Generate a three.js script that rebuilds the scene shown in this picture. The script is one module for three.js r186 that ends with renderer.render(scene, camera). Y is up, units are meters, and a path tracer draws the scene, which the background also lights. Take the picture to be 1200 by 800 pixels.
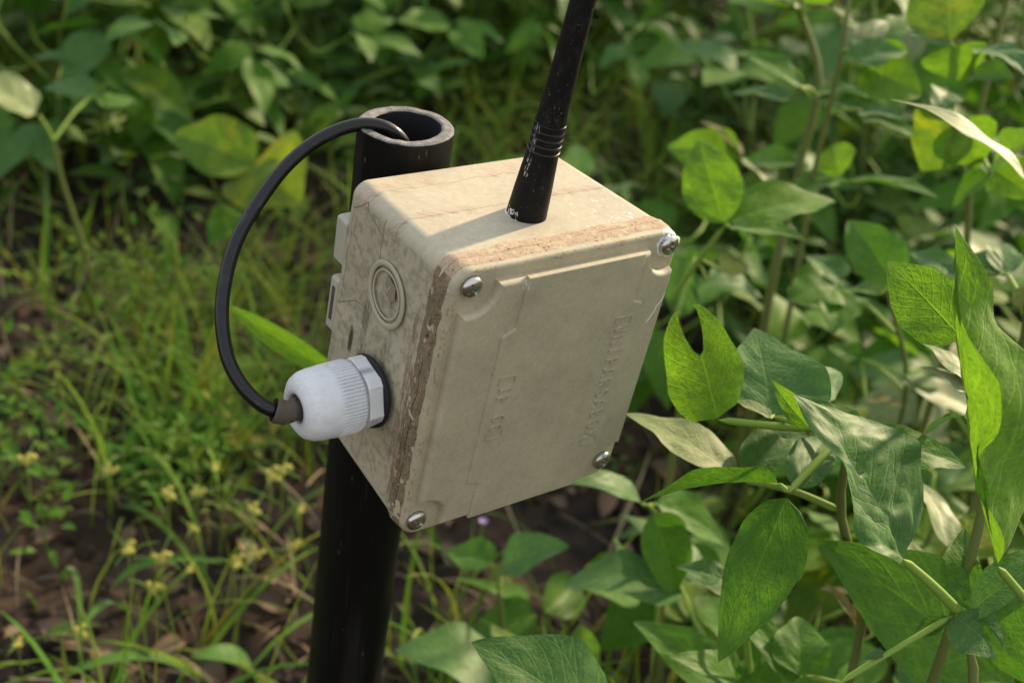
import * as THREE from 'three';
import { mergeGeometries } from 'three/addons/utils/BufferGeometryUtils.js';
import { FontLoader } from 'three/addons/loaders/FontLoader.js';
import { TextGeometry } from 'three/addons/geometries/TextGeometry.js';
import { Brush, Evaluator, SUBTRACTION } from 'three-bvh-csg';

const V = (x, y, z) => new THREE.Vector3(x, y, z);
// ------------------------------------------------------------------ camera
const scene = new THREE.Scene();
const camera = new THREE.PerspectiveCamera(28.07, 1024 / 682, 0.05, 200);
const CR = V(0.98481, 0.14491, -0.09569), CU = V(-0.17365, 0.82178, -0.54269), CB = V(0, 0.55107, 0.83446);
camera.position.set(0, 0.75, 0);
camera.quaternion.setFromRotationMatrix(new THREE.Matrix4().makeBasis(CR, CU, CB));
camera.focus = 0.475; camera.userData.fStop = 11;
scene.add(camera);
const F = 1600;
const dir = (x, y, z) => V(0, 0, 0).addScaledVector(CR, x).addScaledVector(CU, y).addScaledVector(CB, z);   // camera axes to world
const at = (px, py, d) => camera.position.clone().add(dir((px - 600) / F * d, (400 - py) / F * d, -d));    // a point of the place seen at that pixel, d metres deep
const onGround = (px, py, y = 0) => { const r = dir((px - 600) / F, (400 - py) / F, -1); return camera.position.clone().addScaledVector(r, (y - 0.75) / r.y); };
// ------------------------------------------------------------------ sky, sun, exposure
const EL = 22.5 * Math.PI / 180;
const SUN = V(0.6183 * Math.cos(EL), Math.sin(EL), -0.786 * Math.cos(EL)).normalize();
{
  const w = 256, h = 128, a = new Float32Array(w * h * 4);
  for (let j = 0; j < h; j++) for (let i = 0; i < w; i++) {
    const el = ((j + 0.5) / h - 0.5) * Math.PI, az = ((i + 0.5) / w - 0.5) * 2 * Math.PI;
    const d = V(Math.cos(el) * Math.cos(az), Math.sin(el), Math.cos(el) * Math.sin(az));
    const c = Math.max(0, d.dot(SUN)), up = Math.max(0, d.y), k = Math.pow(1 - up, 2.2), g = Math.pow(c, 6);
    let r = 0.50 + 0.24 * k, gg = 0.56 + 0.16 * k, b = 0.65 - 0.05 * k;
    r += 0.75 * g; gg += 0.58 * g; b += 0.34 * g;
    if (d.y < 0) { const m = Math.min(1, -d.y * 8); r += (0.09 - r) * m; gg += (0.10 - gg) * m; b += (0.04 - b) * m; }
    a.set([r, gg, b, 1], (j * w + i) * 4);
  }
  const t = new THREE.DataTexture(a, w, h, THREE.RGBAFormat, THREE.FloatType);
  t.mapping = THREE.EquirectangularReflectionMapping; t.magFilter = t.minFilter = THREE.LinearFilter; t.needsUpdate = true;
  scene.background = t; scene.environment = t;
}
const sun = new THREE.DirectionalLight(new THREE.Color().setRGB(1, 0.80, 0.53), 5);
sun.target.position.set(0, 0, -1.4); sun.position.copy(SUN).multiplyScalar(10).add(sun.target.position); sun.castShadow = true; sun.shadow.radius = 5;
sun.shadow.mapSize.set(4096, 4096);
Object.assign(sun.shadow.camera, { left: -4, right: 4, top: 4, bottom: -4, near: 0.5, far: 30 });
scene.add(sun, sun.target);
const renderer = new THREE.WebGLRenderer({ antialias: true });
renderer.toneMapping = THREE.LinearToneMapping;
renderer.toneMappingExposure = 1.42;
renderer.shadowMap.enabled = true;

// ------------------------------------------------------------------ helpers
let seed = 7;
const rnd = () => { seed = (seed + 0x6D2B79F5) | 0; let t = Math.imul(seed ^ (seed >>> 15), 1 | seed); t = (t + Math.imul(t ^ (t >>> 7), 61 | t)) ^ t; return ((t ^ (t >>> 14)) >>> 0) / 4294967296; };
const rr = (a, b) => a + (b - a) * rnd();
const pick = (a) => a[Math.floor(rnd() * a.length)];
const clamp = (x, a = 0, b = 1) => Math.min(b, Math.max(a, x));
const sstep = (a, b, x) => { const t = clamp((x - a) / (b - a)); return t * t * (3 - 2 * t); };
const hash = (x, y, s) => { let h = Math.imul(x, 374761393) + Math.imul(y, 668265263) + Math.imul(s, 2147483647 % 1274126177); h = Math.imul(h ^ (h >>> 13), 1274126177); return ((h ^ (h >>> 16)) >>> 0) / 4294967296; };
function vnoise(x, y, s = 0, per = 0) {
  const xi = Math.floor(x), yi = Math.floor(y), fx = x - xi, fy = y - yi, u = fx * fx * (3 - 2 * fx), v = fy * fy * (3 - 2 * fy);
  const w = per ? (n) => ((n % per) + per) % per : (n) => n;
  const a = hash(w(xi), w(yi), s), b = hash(w(xi + 1), w(yi), s), c = hash(w(xi), w(yi + 1), s), d = hash(w(xi + 1), w(yi + 1), s);
  return a + (b - a) * u + (c - a) * v + (a - b - c + d) * u * v;
}
function fbm(x, y, o = 4, s = 0, per = 0) { let t = 0, a = 0.5, n = 0; for (let k = 0; k < o; k++) { t += a * vnoise(x, y, s + k, per); n += a; a *= 0.5; x *= 2; y *= 2; per *= 2; } return t / n; }
const names = {};
const numbered = (n) => { const k = names[n] = (names[n] ?? -1) + 1; return k ? `${n}_${String(k).padStart(3, '0')}` : n; };
function tag(o, label, category, group, kind) { if (label) o.userData.label = label; if (category) o.userData.category = category; if (group) o.userData.group = group; if (kind) o.userData.kind = kind; return o; }
function thing(name, label, category, pos, group) { const o = new THREE.Group(); o.name = numbered(name); if (pos) o.position.copy(pos); scene.add(o); return tag(o, label, category, group); }
function mesh(name, geo, mat, parent, pos) {
  const m = new THREE.Mesh(geo, mat); m.name = parent === scene ? numbered(name) : name; m.castShadow = m.receiveShadow = true;
  if (pos) m.position.copy(pos);
  parent.add(m); return m;
}
function canvasTex(w, h, perPixel, draw, srgb = true) {
  const c = document.createElement('canvas'); c.width = w; c.height = h; const x = c.getContext('2d');
  const im = x.createImageData(w, h);
  for (let j = 0; j < h; j++) for (let i = 0; i < w; i++) { const p = perPixel(i, j); const k = (j * w + i) * 4; im.data[k] = p[0]; im.data[k + 1] = p[1]; im.data[k + 2] = p[2]; im.data[k + 3] = 255; }
  x.putImageData(im, 0, 0);
  if (draw) draw(x);
  const t = new THREE.CanvasTexture(c); if (srgb) t.colorSpace = THREE.SRGBColorSpace; t.wrapS = t.wrapT = THREE.RepeatWrapping; t.anisotropy = 8;
  return t;
}
const lin = (r, g, b) => new THREE.Color().setRGB(r, g, b);
const std = (o) => new THREE.MeshStandardMaterial(o);
const phys = (o) => new THREE.MeshPhysicalMaterial(o);
function gridGeo(nu, nv, f, wrapU = false) {   // f(u, v) -> [x, y, z, (s, t)]
  const pos = [], uv = [], ix = [];
  for (let j = 0; j <= nv; j++) for (let i = 0; i <= nu; i++) { const p = f(i / nu, j / nv, i, j); pos.push(p[0], p[1], p[2]); uv.push(p[3] ?? i / nu, p[4] ?? j / nv); }
  const n = nu + 1;
  for (let j = 0; j < nv; j++) for (let i = 0; i < nu; i++) { const a = j * n + i; ix.push(a, a + 1, a + n, a + 1, a + n + 1, a + n); }
  const g = new THREE.BufferGeometry();
  g.setAttribute('position', new THREE.Float32BufferAttribute(pos, 3)); g.setAttribute('uv', new THREE.Float32BufferAttribute(uv, 2)); g.setIndex(ix); g.computeVertexNormals();
  if (wrapU) { const N = g.attributes.normal; for (let j = 0; j <= nv; j++) { const a = j * n, b = a + nu; const s = V(N.getX(a) + N.getX(b), N.getY(a) + N.getY(b), N.getZ(a) + N.getZ(b)).normalize(); N.setXYZ(a, s.x, s.y, s.z); N.setXYZ(b, s.x, s.y, s.z); } }
  return g;
}
function taperTube(pts, r0, r1, seg = 12, rad = 6) {
  const c = new THREE.CatmullRomCurve3(pts), g = new THREE.TubeGeometry(c, seg, 1, rad, false), P = g.attributes.position, q = V();
  for (let j = 0; j <= seg; j++) { c.getPointAt(j / seg, q); const r = (r0 + (r1 - r0) * j / seg) * (j === seg || j === 0 ? 0.15 : 1); for (let i = 0; i <= rad; i++) { const k = j * (rad + 1) + i; P.setXYZ(k, q.x + (P.getX(k) - q.x) * r, q.y + (P.getY(k) - q.y) * r, q.z + (P.getZ(k) - q.z) * r); } }
  return g;
}

// ------------------------------------------------------------------ ground: one sheet of bare soil
const soilTex = canvasTex(1024, 1024, (i, j) => {
  const x = i / 1024, y = j / 1024, n = fbm(x * 8, y * 8, 6, 3, 8), m = fbm(x * 64, y * 64, 3, 11, 64), q = hash(i, j, 5);
  const v = 0.55 + 0.75 * (n - 0.5) + 0.5 * (m - 0.5) + 0.12 * (q - 0.5), red = fbm(x * 5, y * 5, 3, 40, 5);
  return [clamp(v * (84 + 14 * red), 0, 255), clamp(v * (64 + 6 * red), 0, 255), clamp(v * 47, 0, 255)];
});
soilTex.repeat.set(1, 1);
const soilMat = std({ map: soilTex, roughness: 1 });
function soilHeight(x, z) {
  const d = Math.hypot(x, z + 1.3), fade = Math.exp(-d * d / 12);
  return (0.05 * (fbm(x * 3 + 9, z * 3, 3, 1) - 0.5) + 0.035 * (fbm(x * 14, z * 14, 3, 21) - 0.5) + 0.014 * (fbm(x * 55, z * 55, 2, 31) - 0.5)) * fade;
}
{
  const N = 420, warp = (t) => { const s = 2 * t - 1; return 2.0 * s + 58 * Math.pow(s, 9); };
  const g = gridGeo(N, N, (u, v) => { const x = warp(u) + 0.1, z = -1.3 - warp(v); return [x, soilHeight(x, z), z, x / 0.9, z / 0.9]; });
  tag(mesh('ground', g, soilMat, scene), 'bare brown soil under the grass and bean plants', 'ground', null, 'structure');
}

// ------------------------------------------------------------------ leaf and grass materials
const veinAt = (s, t) => {   // closeness to a vein, 0..1, on a leaf of half-width 1 and length 1
  const as = Math.abs(s); let v = Math.exp(-Math.pow(s / (0.016 + 0.022 * (1 - t)), 2));
  for (let k = 0; k < 7; k++) {
    const b = 0.02 + 0.115 * k + (s > 0 ? 0.03 : 0), tt = b + (k < 1 ? 0.62 : 0.30) * Math.pow(as, k < 1 ? 1.0 : 0.9) ;
    v = Math.max(v, (0.8 - 0.35 * as) * Math.exp(-Math.pow((t - tt) / (k < 1 ? 0.008 : 0.006), 2)));
  }
  return v;
};
function leafTexture(style, sd) {
  return canvasTex(256, 512, (i, j) => {
    const s = (i + 0.5) / 128 - 1, t = 1 - (j + 0.5) / 512, v = veinAt(s, t);
    const n = fbm(i / 24, j / 24, 4, sd), f = fbm(i / 4, j / 4, 2, sd + 9), net = 1 - Math.abs(2 * fbm(i / 9, j / 9, 2, sd + 20) - 1);
    let L = 0.60 + 0.13 * (n - 0.5) + 0.10 * (f - 0.5) + 0.10 * (net - 0.5);
    let c = [L * 0.92, L, L * 0.86];
    const blot = sstep(0.56, 0.72, fbm(i / 50, j / 50, 3, sd + 33));
    if (style === 'mottled') { const y = sstep(0.35, 0.75, fbm(i / 60, j / 60, 3, sd + 50)); c = [c[0] * (1 + 0.25 * y), c[1] * (1 + 0.12 * y), c[2]]; }
    c = c.map((x, k) => x * (1 + (style === 'mottled' ? [0.16, 0.04, -0.05] : [0.05, 0.02, -0.01])[k] * blot));
    const vv = 0.30 * v; c = [c[0] + (0.98 - c[0]) * vv, c[1] + (0.98 - c[1]) * vv, c[2] + (0.80 - c[2]) * vv];
    const spot = fbm(i / 5, j / 5, 2, sd + 70) > 0.88 ? 0.6 : 0; c = [c[0] * (1 + spot * 0.3), c[1] * (1 - spot * 0.35), c[2] * (1 - spot * 0.3)];
    return c.map((x) => clamp(x * 255, 0, 255));
  });
}
const leafMapA = leafTexture('plain', 100), leafMapB = leafTexture('mottled', 200);
const leafBump = canvasTex(256, 512, (i, j) => {
  const s = (i + 0.5) / 128 - 1, t = 1 - (j + 0.5) / 512, v = veinAt(s, t);
  const b = 0.5 + 0.42 * (fbm(i / 13, j / 13, 3, 300) - 0.5) + 0.12 * (fbm(i / 5, j / 5, 2, 310) - 0.5) - 0.30 * v;
  const x = clamp(b * 255, 0, 255); return [x, x, x];
}, null, false);
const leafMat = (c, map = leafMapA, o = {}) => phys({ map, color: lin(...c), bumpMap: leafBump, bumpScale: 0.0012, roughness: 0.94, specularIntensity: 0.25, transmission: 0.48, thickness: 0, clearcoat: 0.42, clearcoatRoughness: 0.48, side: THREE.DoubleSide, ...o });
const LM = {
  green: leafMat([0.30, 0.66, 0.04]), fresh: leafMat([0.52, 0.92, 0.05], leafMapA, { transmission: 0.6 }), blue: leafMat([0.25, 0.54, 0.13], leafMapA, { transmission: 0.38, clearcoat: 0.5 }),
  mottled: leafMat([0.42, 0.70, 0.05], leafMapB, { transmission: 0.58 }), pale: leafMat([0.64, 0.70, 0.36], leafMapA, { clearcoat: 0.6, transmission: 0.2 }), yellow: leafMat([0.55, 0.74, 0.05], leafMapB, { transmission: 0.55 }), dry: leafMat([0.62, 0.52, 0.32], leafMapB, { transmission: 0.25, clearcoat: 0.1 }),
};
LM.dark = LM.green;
const stalkMat = phys({ color: lin(0.20, 0.31, 0.045), roughness: 0.6, specularIntensity: 0.6 }), stemMat = phys({ color: lin(0.13, 0.16, 0.04), roughness: 0.7, specularIntensity: 0.5 });

// leaf blade: x across, y along the midrib from 0 to L, z towards its upper face
function leafGeo({ L = 0.08, W = 0.05, fold = 0.25, foldL = fold, foldR = fold, arch = 0.08, wav = 0.05, a = 0.62, b = 0.82, wl = 1, wr = 1, curl = 0, bite = null, crinkle = 0.006, nu = 14, nv = 22, sd = 1 }) {
  return gridGeo(nu, nv, (u, v) => {
    const s = 2 * u - 1; let t = v;
    if (bite) t = v * bite(s);
    const f = Math.pow(Math.max(0, Math.sin(Math.PI * Math.pow(t, a))), b) * (1 - 0.15 * t);
    const side = s < 0 ? wl : wr, x = s * W / 2 * f * side * (1 + 0.05 * (vnoise(t * 9, s > 0 ? 5 : 0, sd) - 0.5));
    const ax = Math.abs(x);
    const th = Math.atan(s < 0 ? foldL : foldR), big = s < 0 && foldL > 2 ? Math.max(0, th + (t > 0.92 ? -(t - 0.92) * 12 : 0)) : th; let z = Math.sin(big) * ax + arch * L * 4 * t * (1 - t) + wav * W * s * s * f * Math.sin(t * 11 + sd * 2.3 + (s > 0 ? 1.7 : 0));
    z -= curl * Math.pow(Math.abs(s), 3) * W * f * 0.5;
    z += crinkle * L * (fbm(t * 9 + sd, s * 4 + 7, 2, sd) - 0.5) * 4 * f + 0.007 * W * f * Math.sin(24 * (t - 0.32 * Math.abs(s))) * Math.min(1, Math.abs(s) * 3);
    return [x * Math.cos(big), t * L, z, u, t];
  });
}
// a leaf between two points, its upper face towards n
function placeLeaf(o, p0, p1, n) {
  const y = p1.clone().sub(p0).normalize(), x = y.clone().cross(n).normalize(), z = x.clone().cross(y);
  o.quaternion.setFromRotationMatrix(new THREE.Matrix4().makeBasis(x, y, z)); o.position.copy(p0);
}
const petalPts = (p, q, sag = 0.12) => { const m = p.clone().lerp(q, 0.5); m.y += p.distanceTo(q) * sag; return [p, m, q]; };

// ------------------------------------------------------------------ the pole
const PO = V(-0.05272, 0.53037, -0.46373), PR = 0.0182;
const pole = thing('pole', 'black plastic pipe pole standing behind the beige junction box', 'pole', V(PO.x, 0, PO.z));
{
  const scuff = canvasTex(512, 1024, (i, j) => {
    const n = fbm(i / 60, j / 220, 4, 60), s = fbm(i / 3, j / 50, 2, 66), k = sstep(0.62, 0.8, n) * 18 + sstep(0.72, 0.85, s) * 16 + 15;
    return [k * 1.02, k, k * 0.98];
  }, (x) => { for (let k = 0; k < 90; k++) { x.fillStyle = `rgba(170,170,165,${0.2 + 0.4 * rnd()})`; x.fillRect(rnd() * 512, rnd() * 1024, 1 + rnd() * 2, 1 + rnd() * 4); } });
  const pm = phys({ map: scuff, roughness: 0.48, specularIntensity: 0.35 });
  const top = (a) => PO.y + 0.0007 * Math.sin(a + 0.6) + 0.0004 * (vnoise(Math.cos(a) * 5 + 9, Math.sin(a) * 5, 4) - 0.5);
  mesh('pipe_wall', gridGeo(64, 30, (u, v) => { const a = -u * 2 * Math.PI, y = -0.12 + (top(a) + 0.12) * v; return [PR * Math.cos(a), y, PR * Math.sin(a)]; }, true), pm, pole);
  const ri = PR - 0.0046;
  mesh('inner_wall', gridGeo(64, 6, (u, v) => { const a = u * 2 * Math.PI; return [ri * Math.cos(a), 0.30 + (top(a) - 0.30) * v, ri * Math.sin(a)]; }, true), std({ color: lin(0.014, 0.014, 0.015), roughness: 0.6 }), pole);
  const cutTex = canvasTex(512, 128, (i, j) => { const n = fbm(i / 3, j / 60, 3, 80), m = fbm(i / 50, j / 50, 3, 85); const k = 122 + 80 * (n - 0.5) + 60 * (m - 0.5); return [k * 1.03, k, k * 0.97]; });
  mesh('cut_rim', gridGeo(96, 6, (u, v) => { const a = u * 2 * Math.PI, e = v < 0.001 || v > 0.999 ? -0.0005 : 0.0001 * (vnoise(u * 200, v * 4, 7) - 0.5); const r = PR - 0.0046 * v * (1 + 0.12 * Math.sin(2 * a + 1)); return [r * Math.cos(a), top(a) + e + 0.0002, r * Math.sin(a), u * 3, v]; }, true), std({ map: cutTex, roughness: 0.75 }), pole);
}

// ------------------------------------------------------------------ the junction box
const W = 0.1, H = 0.1139, D = 0.07, S = 0.9302;
const box = thing('junction_box', 'weathered beige plastic junction box with four corner screws, fixed to the black pole', 'junction box', V(0.01289, 0.46805, -0.40264));
const BX = V(0.74794, -0.04683, -0.66212), BY = V(0.0568, 0.99836, -0.00644), BZ = V(0.66134, -0.03279, 0.74937);
box.quaternion.setFromRotationMatrix(new THREE.Matrix4().makeBasis(BX, BY, BZ));
const boxPt = (x, y, z) => box.position.clone().addScaledVector(BX, x).addScaledVector(BY, y).addScaledVector(BZ, z);
// rounded-rectangle outline, starting at the bottom of the left side, up, across the top, down the right, back along the bottom
function outline(w, h, r, n = 14) {
  const p = [], hw = w / 2, hh = h / 2, arc = (cx, cy, a0) => { for (let k = 0; k <= n; k++) { const a = a0 - k / n * Math.PI / 2; p.push([cx + r * Math.cos(a), cy + r * Math.sin(a)]); } };
  const seg = (x0, y0, x1, y1) => { for (const q of [0.006, 0.03, 0.1, 0.2, 0.3, 0.4, 0.5, 0.6, 0.7, 0.8, 0.9, 0.97, 0.994]) p.push([x0 + (x1 - x0) * q, y0 + (y1 - y0) * q]); };
  p.push([-hw, -hh + r]); seg(-hw, -hh + r, -hw, hh - r); arc(-hw + r, hh - r, Math.PI); seg(-hw + r, hh, hw - r, hh); arc(hw - r, hh - r, Math.PI / 2); seg(hw, hh - r, hw, -hh + r); arc(hw - r, -hh + r, 0); seg(hw - r, -hh, -hw + r, -hh); arc(-hw + r, -hh + r, -Math.PI / 2);
  return p;
}
function loft(rings, planar) {   // rings: { z, w, h, r, v }
  const o = rings.map((k) => outline(k.w, k.h, k.r)), n = o[0].length - 1, base = o[0]; let acc = [0];
  for (let i = 1; i <= n; i++) acc.push(acc[i - 1] + Math.hypot(base[i][0] - base[i - 1][0], base[i][1] - base[i - 1][1]));
  return gridGeo(n, rings.length - 1, (u, v, i, j) => { const [x, y] = o[j][i]; return planar ? [x, y, rings[j].z, x / W + 0.5, y / H + 0.5] : [x, y, rings[j].z, acc[i] / acc[n], rings[j].v]; }, true);
}
const flip = (g) => { const ix = g.index.array; for (let k = 0; k < ix.length; k += 3) { const t = ix[k]; ix[k] = ix[k + 1]; ix[k + 1] = t; } g.computeVertexNormals(); return g; };
const PERIM = 2 * (W + H - 4 * 0.007) + 2 * Math.PI * 0.007, PPM = 2048 / PERIM, ZD = 0.062, RR = 0.007;
const leftX = (y) => (y + H / 2 - RR) * PPM, topX = (x) => (H - 2 * RR + Math.PI * RR / 2 + (x + W / 2 - RR)) * PPM, zY = (z) => (1 - (z + 0.07) / ZD) * 308;
const beige = (i, j, sc, sd) => {
  const n = fbm(i / (90 * sc), j / (90 * sc), 4, sd), f = fbm(i / (7 * sc), j / (7 * sc), 3, sd + 5), g = hash(i, j, sd);
  let k = 1 + 0.10 * (n - 0.5) + 0.10 * (f - 0.5) + 0.05 * (g - 0.5); if (fbm(i / 2.2, j / 2.2, 2, sd + 8) > 0.87) k *= 0.8;
  const d = sstep(0.5, 0.8, fbm(i / (40 * sc), j / (40 * sc), 4, sd + 60));
  return [184 * k * (1 - 0.02 * d), 174 * k * (1 - 0.03 * d), 151 * k * (1 - 0.04 * d)];
};
const dirtyStreak = (x, px, py, w, l, a, col = '72,66,54') => {   // a run of grime with a ragged grain
  for (let k = 0; k < 240; k++) { const t = rnd(), s = (rnd() + rnd() + rnd() - 1.5) * w; x.fillStyle = `rgba(${col},${a * (0.3 + 0.7 * rnd()) * (1 - 0.5 * t)})`; x.fillRect(px - t * l, py + s, 6 + rnd() * 26, 1 + rnd() * 2.2); }
};
const bodyMap = canvasTex(2048, 308, (i, j) => {
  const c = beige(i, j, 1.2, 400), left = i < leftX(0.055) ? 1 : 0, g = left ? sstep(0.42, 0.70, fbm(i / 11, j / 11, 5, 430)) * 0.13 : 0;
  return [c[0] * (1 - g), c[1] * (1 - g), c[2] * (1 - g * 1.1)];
}, (x) => {
  x.lineCap = 'round';
  const line = (pts, w, col) => { x.strokeStyle = col; x.lineWidth = w; x.beginPath(); pts.forEach(([a, b], k) => { const dx = (rnd() - 0.5) * 3, dy = (rnd() - 0.5) * 3; k ? x.lineTo(a + dx, b + dy) : x.moveTo(a + dx, b + dy); }); x.stroke(); };
  const run = (fx, a, b, z, n = 16, wob = 0.0012) => Array.from({ length: n + 1 }, (_, k) => [fx(a + (b - a) * k / n), zY(z + wob * (vnoise(k * 0.9, z * 900, 3) - 0.5))]);
  // old tape: its outline on the left side, hatched glue residue along its edges on the top
  line(run(leftX, 0.006, 0.052, -0.0655), 1.8, 'rgba(70,62,48,0.5)'); line(run(leftX, 0.010, 0.056, -0.0445), 1.8, 'rgba(70,62,48,0.6)');
  line([[leftX(0.006), zY(-0.0655)], [leftX(0.014), zY(-0.055)], [leftX(0.016), zY(-0.0475)]], 1.6, 'rgba(72,64,50,0.7)');
  line([[leftX(0.040), zY(-0.064)], [leftX(0.028), zY(-0.046)]], 1.6, 'rgba(80,72,56,0.6)');
  x.fillStyle = 'rgba(90,82,62,0.07)'; x.fillRect(leftX(0.008), zY(-0.0445), leftX(0.056) - leftX(0.008), zY(-0.0655) - zY(-0.0445));
  const t0 = topX(-0.056), t1 = topX(0.049);
  for (const [z0, z1, d] of [[-0.0665, -0.058, 1], [-0.0415, -0.0375, 0.85]]) {
    for (let k = 0; k < 330; k++) {
      const px = t0 + (t1 - t0) * rnd(), keep = fbm(px / 46, z0 * 999, 3, 470); if (keep < 0.47) continue;
      const py = zY(z0 + (z1 - z0) * rnd()); x.strokeStyle = `rgba(${120 + 20 * rnd()},${100 + 10 * rnd()},${84},${d * (0.22 + 0.36 * rnd())})`; x.lineWidth = 1 + rnd() * 1.2; x.beginPath(); x.moveTo(px, py); x.lineTo(px + 5 + 9 * rnd(), py - 8 - 9 * rnd()); x.stroke();
    }
    for (let px = t0; px < t1; px += 4) { const keep = fbm(px / 46, z0 * 999, 3, 470); if (keep > 0.44) { x.fillStyle = `rgba(196,174,150,${d * 0.4})`; x.fillRect(px, zY(z1) + 4 * (fbm(px / 12, 3, 2, 8) - 0.5), 4.5, zY(z0) - zY(z1)); } }
  }
  line(run(topX, -0.050, 0.049, -0.0372, 40, 0.002), 1.3, 'rgba(110,92,72,0.6)'); line(run(topX, -0.050, 0.049, -0.0580, 40, 0.002), 1.2, 'rgba(116,98,78,0.55)');
  line([[topX(-0.054), zY(-0.066)], [topX(-0.0475), zY(-0.058)], [topX(-0.050), zY(-0.0555)], [topX(-0.054), zY(-0.0445)]], 1.5, 'rgba(70,60,46,0.75)');
  // grime running down the left side from the knock-out
  dirtyStreak(x, leftX(0.016), zY(-0.0465), 13, 160, 0.24); dirtyStreak(x, leftX(0.012), zY(-0.031), 12, 190, 0.20); dirtyStreak(x, leftX(-0.028), zY(-0.036), 16, 110, 0.12); dirtyStreak(x, leftX(-0.002), zY(-0.054), 6, 40, 0.4);
  dirtyStreak(x, leftX(0.033), zY(-0.0155), 10, 330, 0.42, '104,78,54'); dirtyStreak(x, leftX(0.010), zY(-0.0125), 8, 300, 0.4, '96,70,48');
  // white paint flecks near the right-hand front of the top, and pin scratches
  for (let k = 0; k < 90; k++) { const px = topX(0.018 + 0.028 * rnd()), py = zY(-0.030 + 0.020 * rnd()); if (fbm(px / 22, py / 22, 3, 480) < 0.54) continue; x.fillStyle = `rgba(246,244,238,${0.5 + 0.5 * rnd()})`; x.beginPath(); x.ellipse(px, py, 1 + 3 * rnd(), 0.6 + 1.6 * rnd(), rnd() * 3, 0, 7); x.fill(); }
  for (let k = 0; k < 150; k++) { const px = rnd() * 1100, py = rnd() * 308, a = rnd() * 3, l = 4 + 22 * rnd(); x.strokeStyle = rnd() < 0.5 ? `rgba(226,216,192,${0.4 * rnd()})` : `rgba(96,88,70,${0.5 * rnd()})`; x.lineWidth = 0.7 + rnd(); x.beginPath(); x.moveTo(px, py); x.lineTo(px + l * Math.cos(a), py + l * Math.sin(a)); x.stroke(); }
});
const bodyBump = canvasTex(512, 128, (i, j) => { const k = 128 + 70 * (fbm(i / 3, j / 3, 3, 490) - 0.5); return [k, k, k]; }, null, false); bodyBump.repeat.set(4, 3);
const bodyMat = std({ map: bodyMap, roughness: 0.62, bumpMap: bodyBump, bumpScale: 0.00012 });
{
  const rings = []; const bk = (t) => ({ w: W * S - 2 * t, h: H * S - 2 * t });
  for (let k = 0; k <= 6; k++) { const a = k / 6 * Math.PI / 2, t = 0.0035 * (1 - Math.sin(a)); rings.push({ z: -0.07 + 0.0035 * (1 - Math.cos(a)), ...bk(t), r: 0.0056 - t * 0.5, v: 0.06 * k / 6 }); }
  for (const q of [0.01, 0.05, 0.2, 0.4, 0.6, 0.8, 1]) { const z = -0.0665 + (0.0665 - 0.009) * q, s = S + (1 - S) * (z + 0.07) / 0.07 - 0.006; rings.push({ z, w: W * s, h: H * s, r: 0.0058, v: (z + 0.07) / ZD }); }
  mesh('body', flip(loft(rings)), bodyMat, box);
  const o = outline(W * S - 0.0068, H * S - 0.0068, 0.006).map(([a, b]) => new THREE.Vector2(a, b));
  const back = new THREE.ShapeGeometry(new THREE.Shape(o)); const m = mesh('back_plate', back, std({ color: lin(0.5, 0.45, 0.34), roughness: 0.65 }), box, V(0, 0, -0.0699)); m.rotation.y = 0;
}
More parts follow.
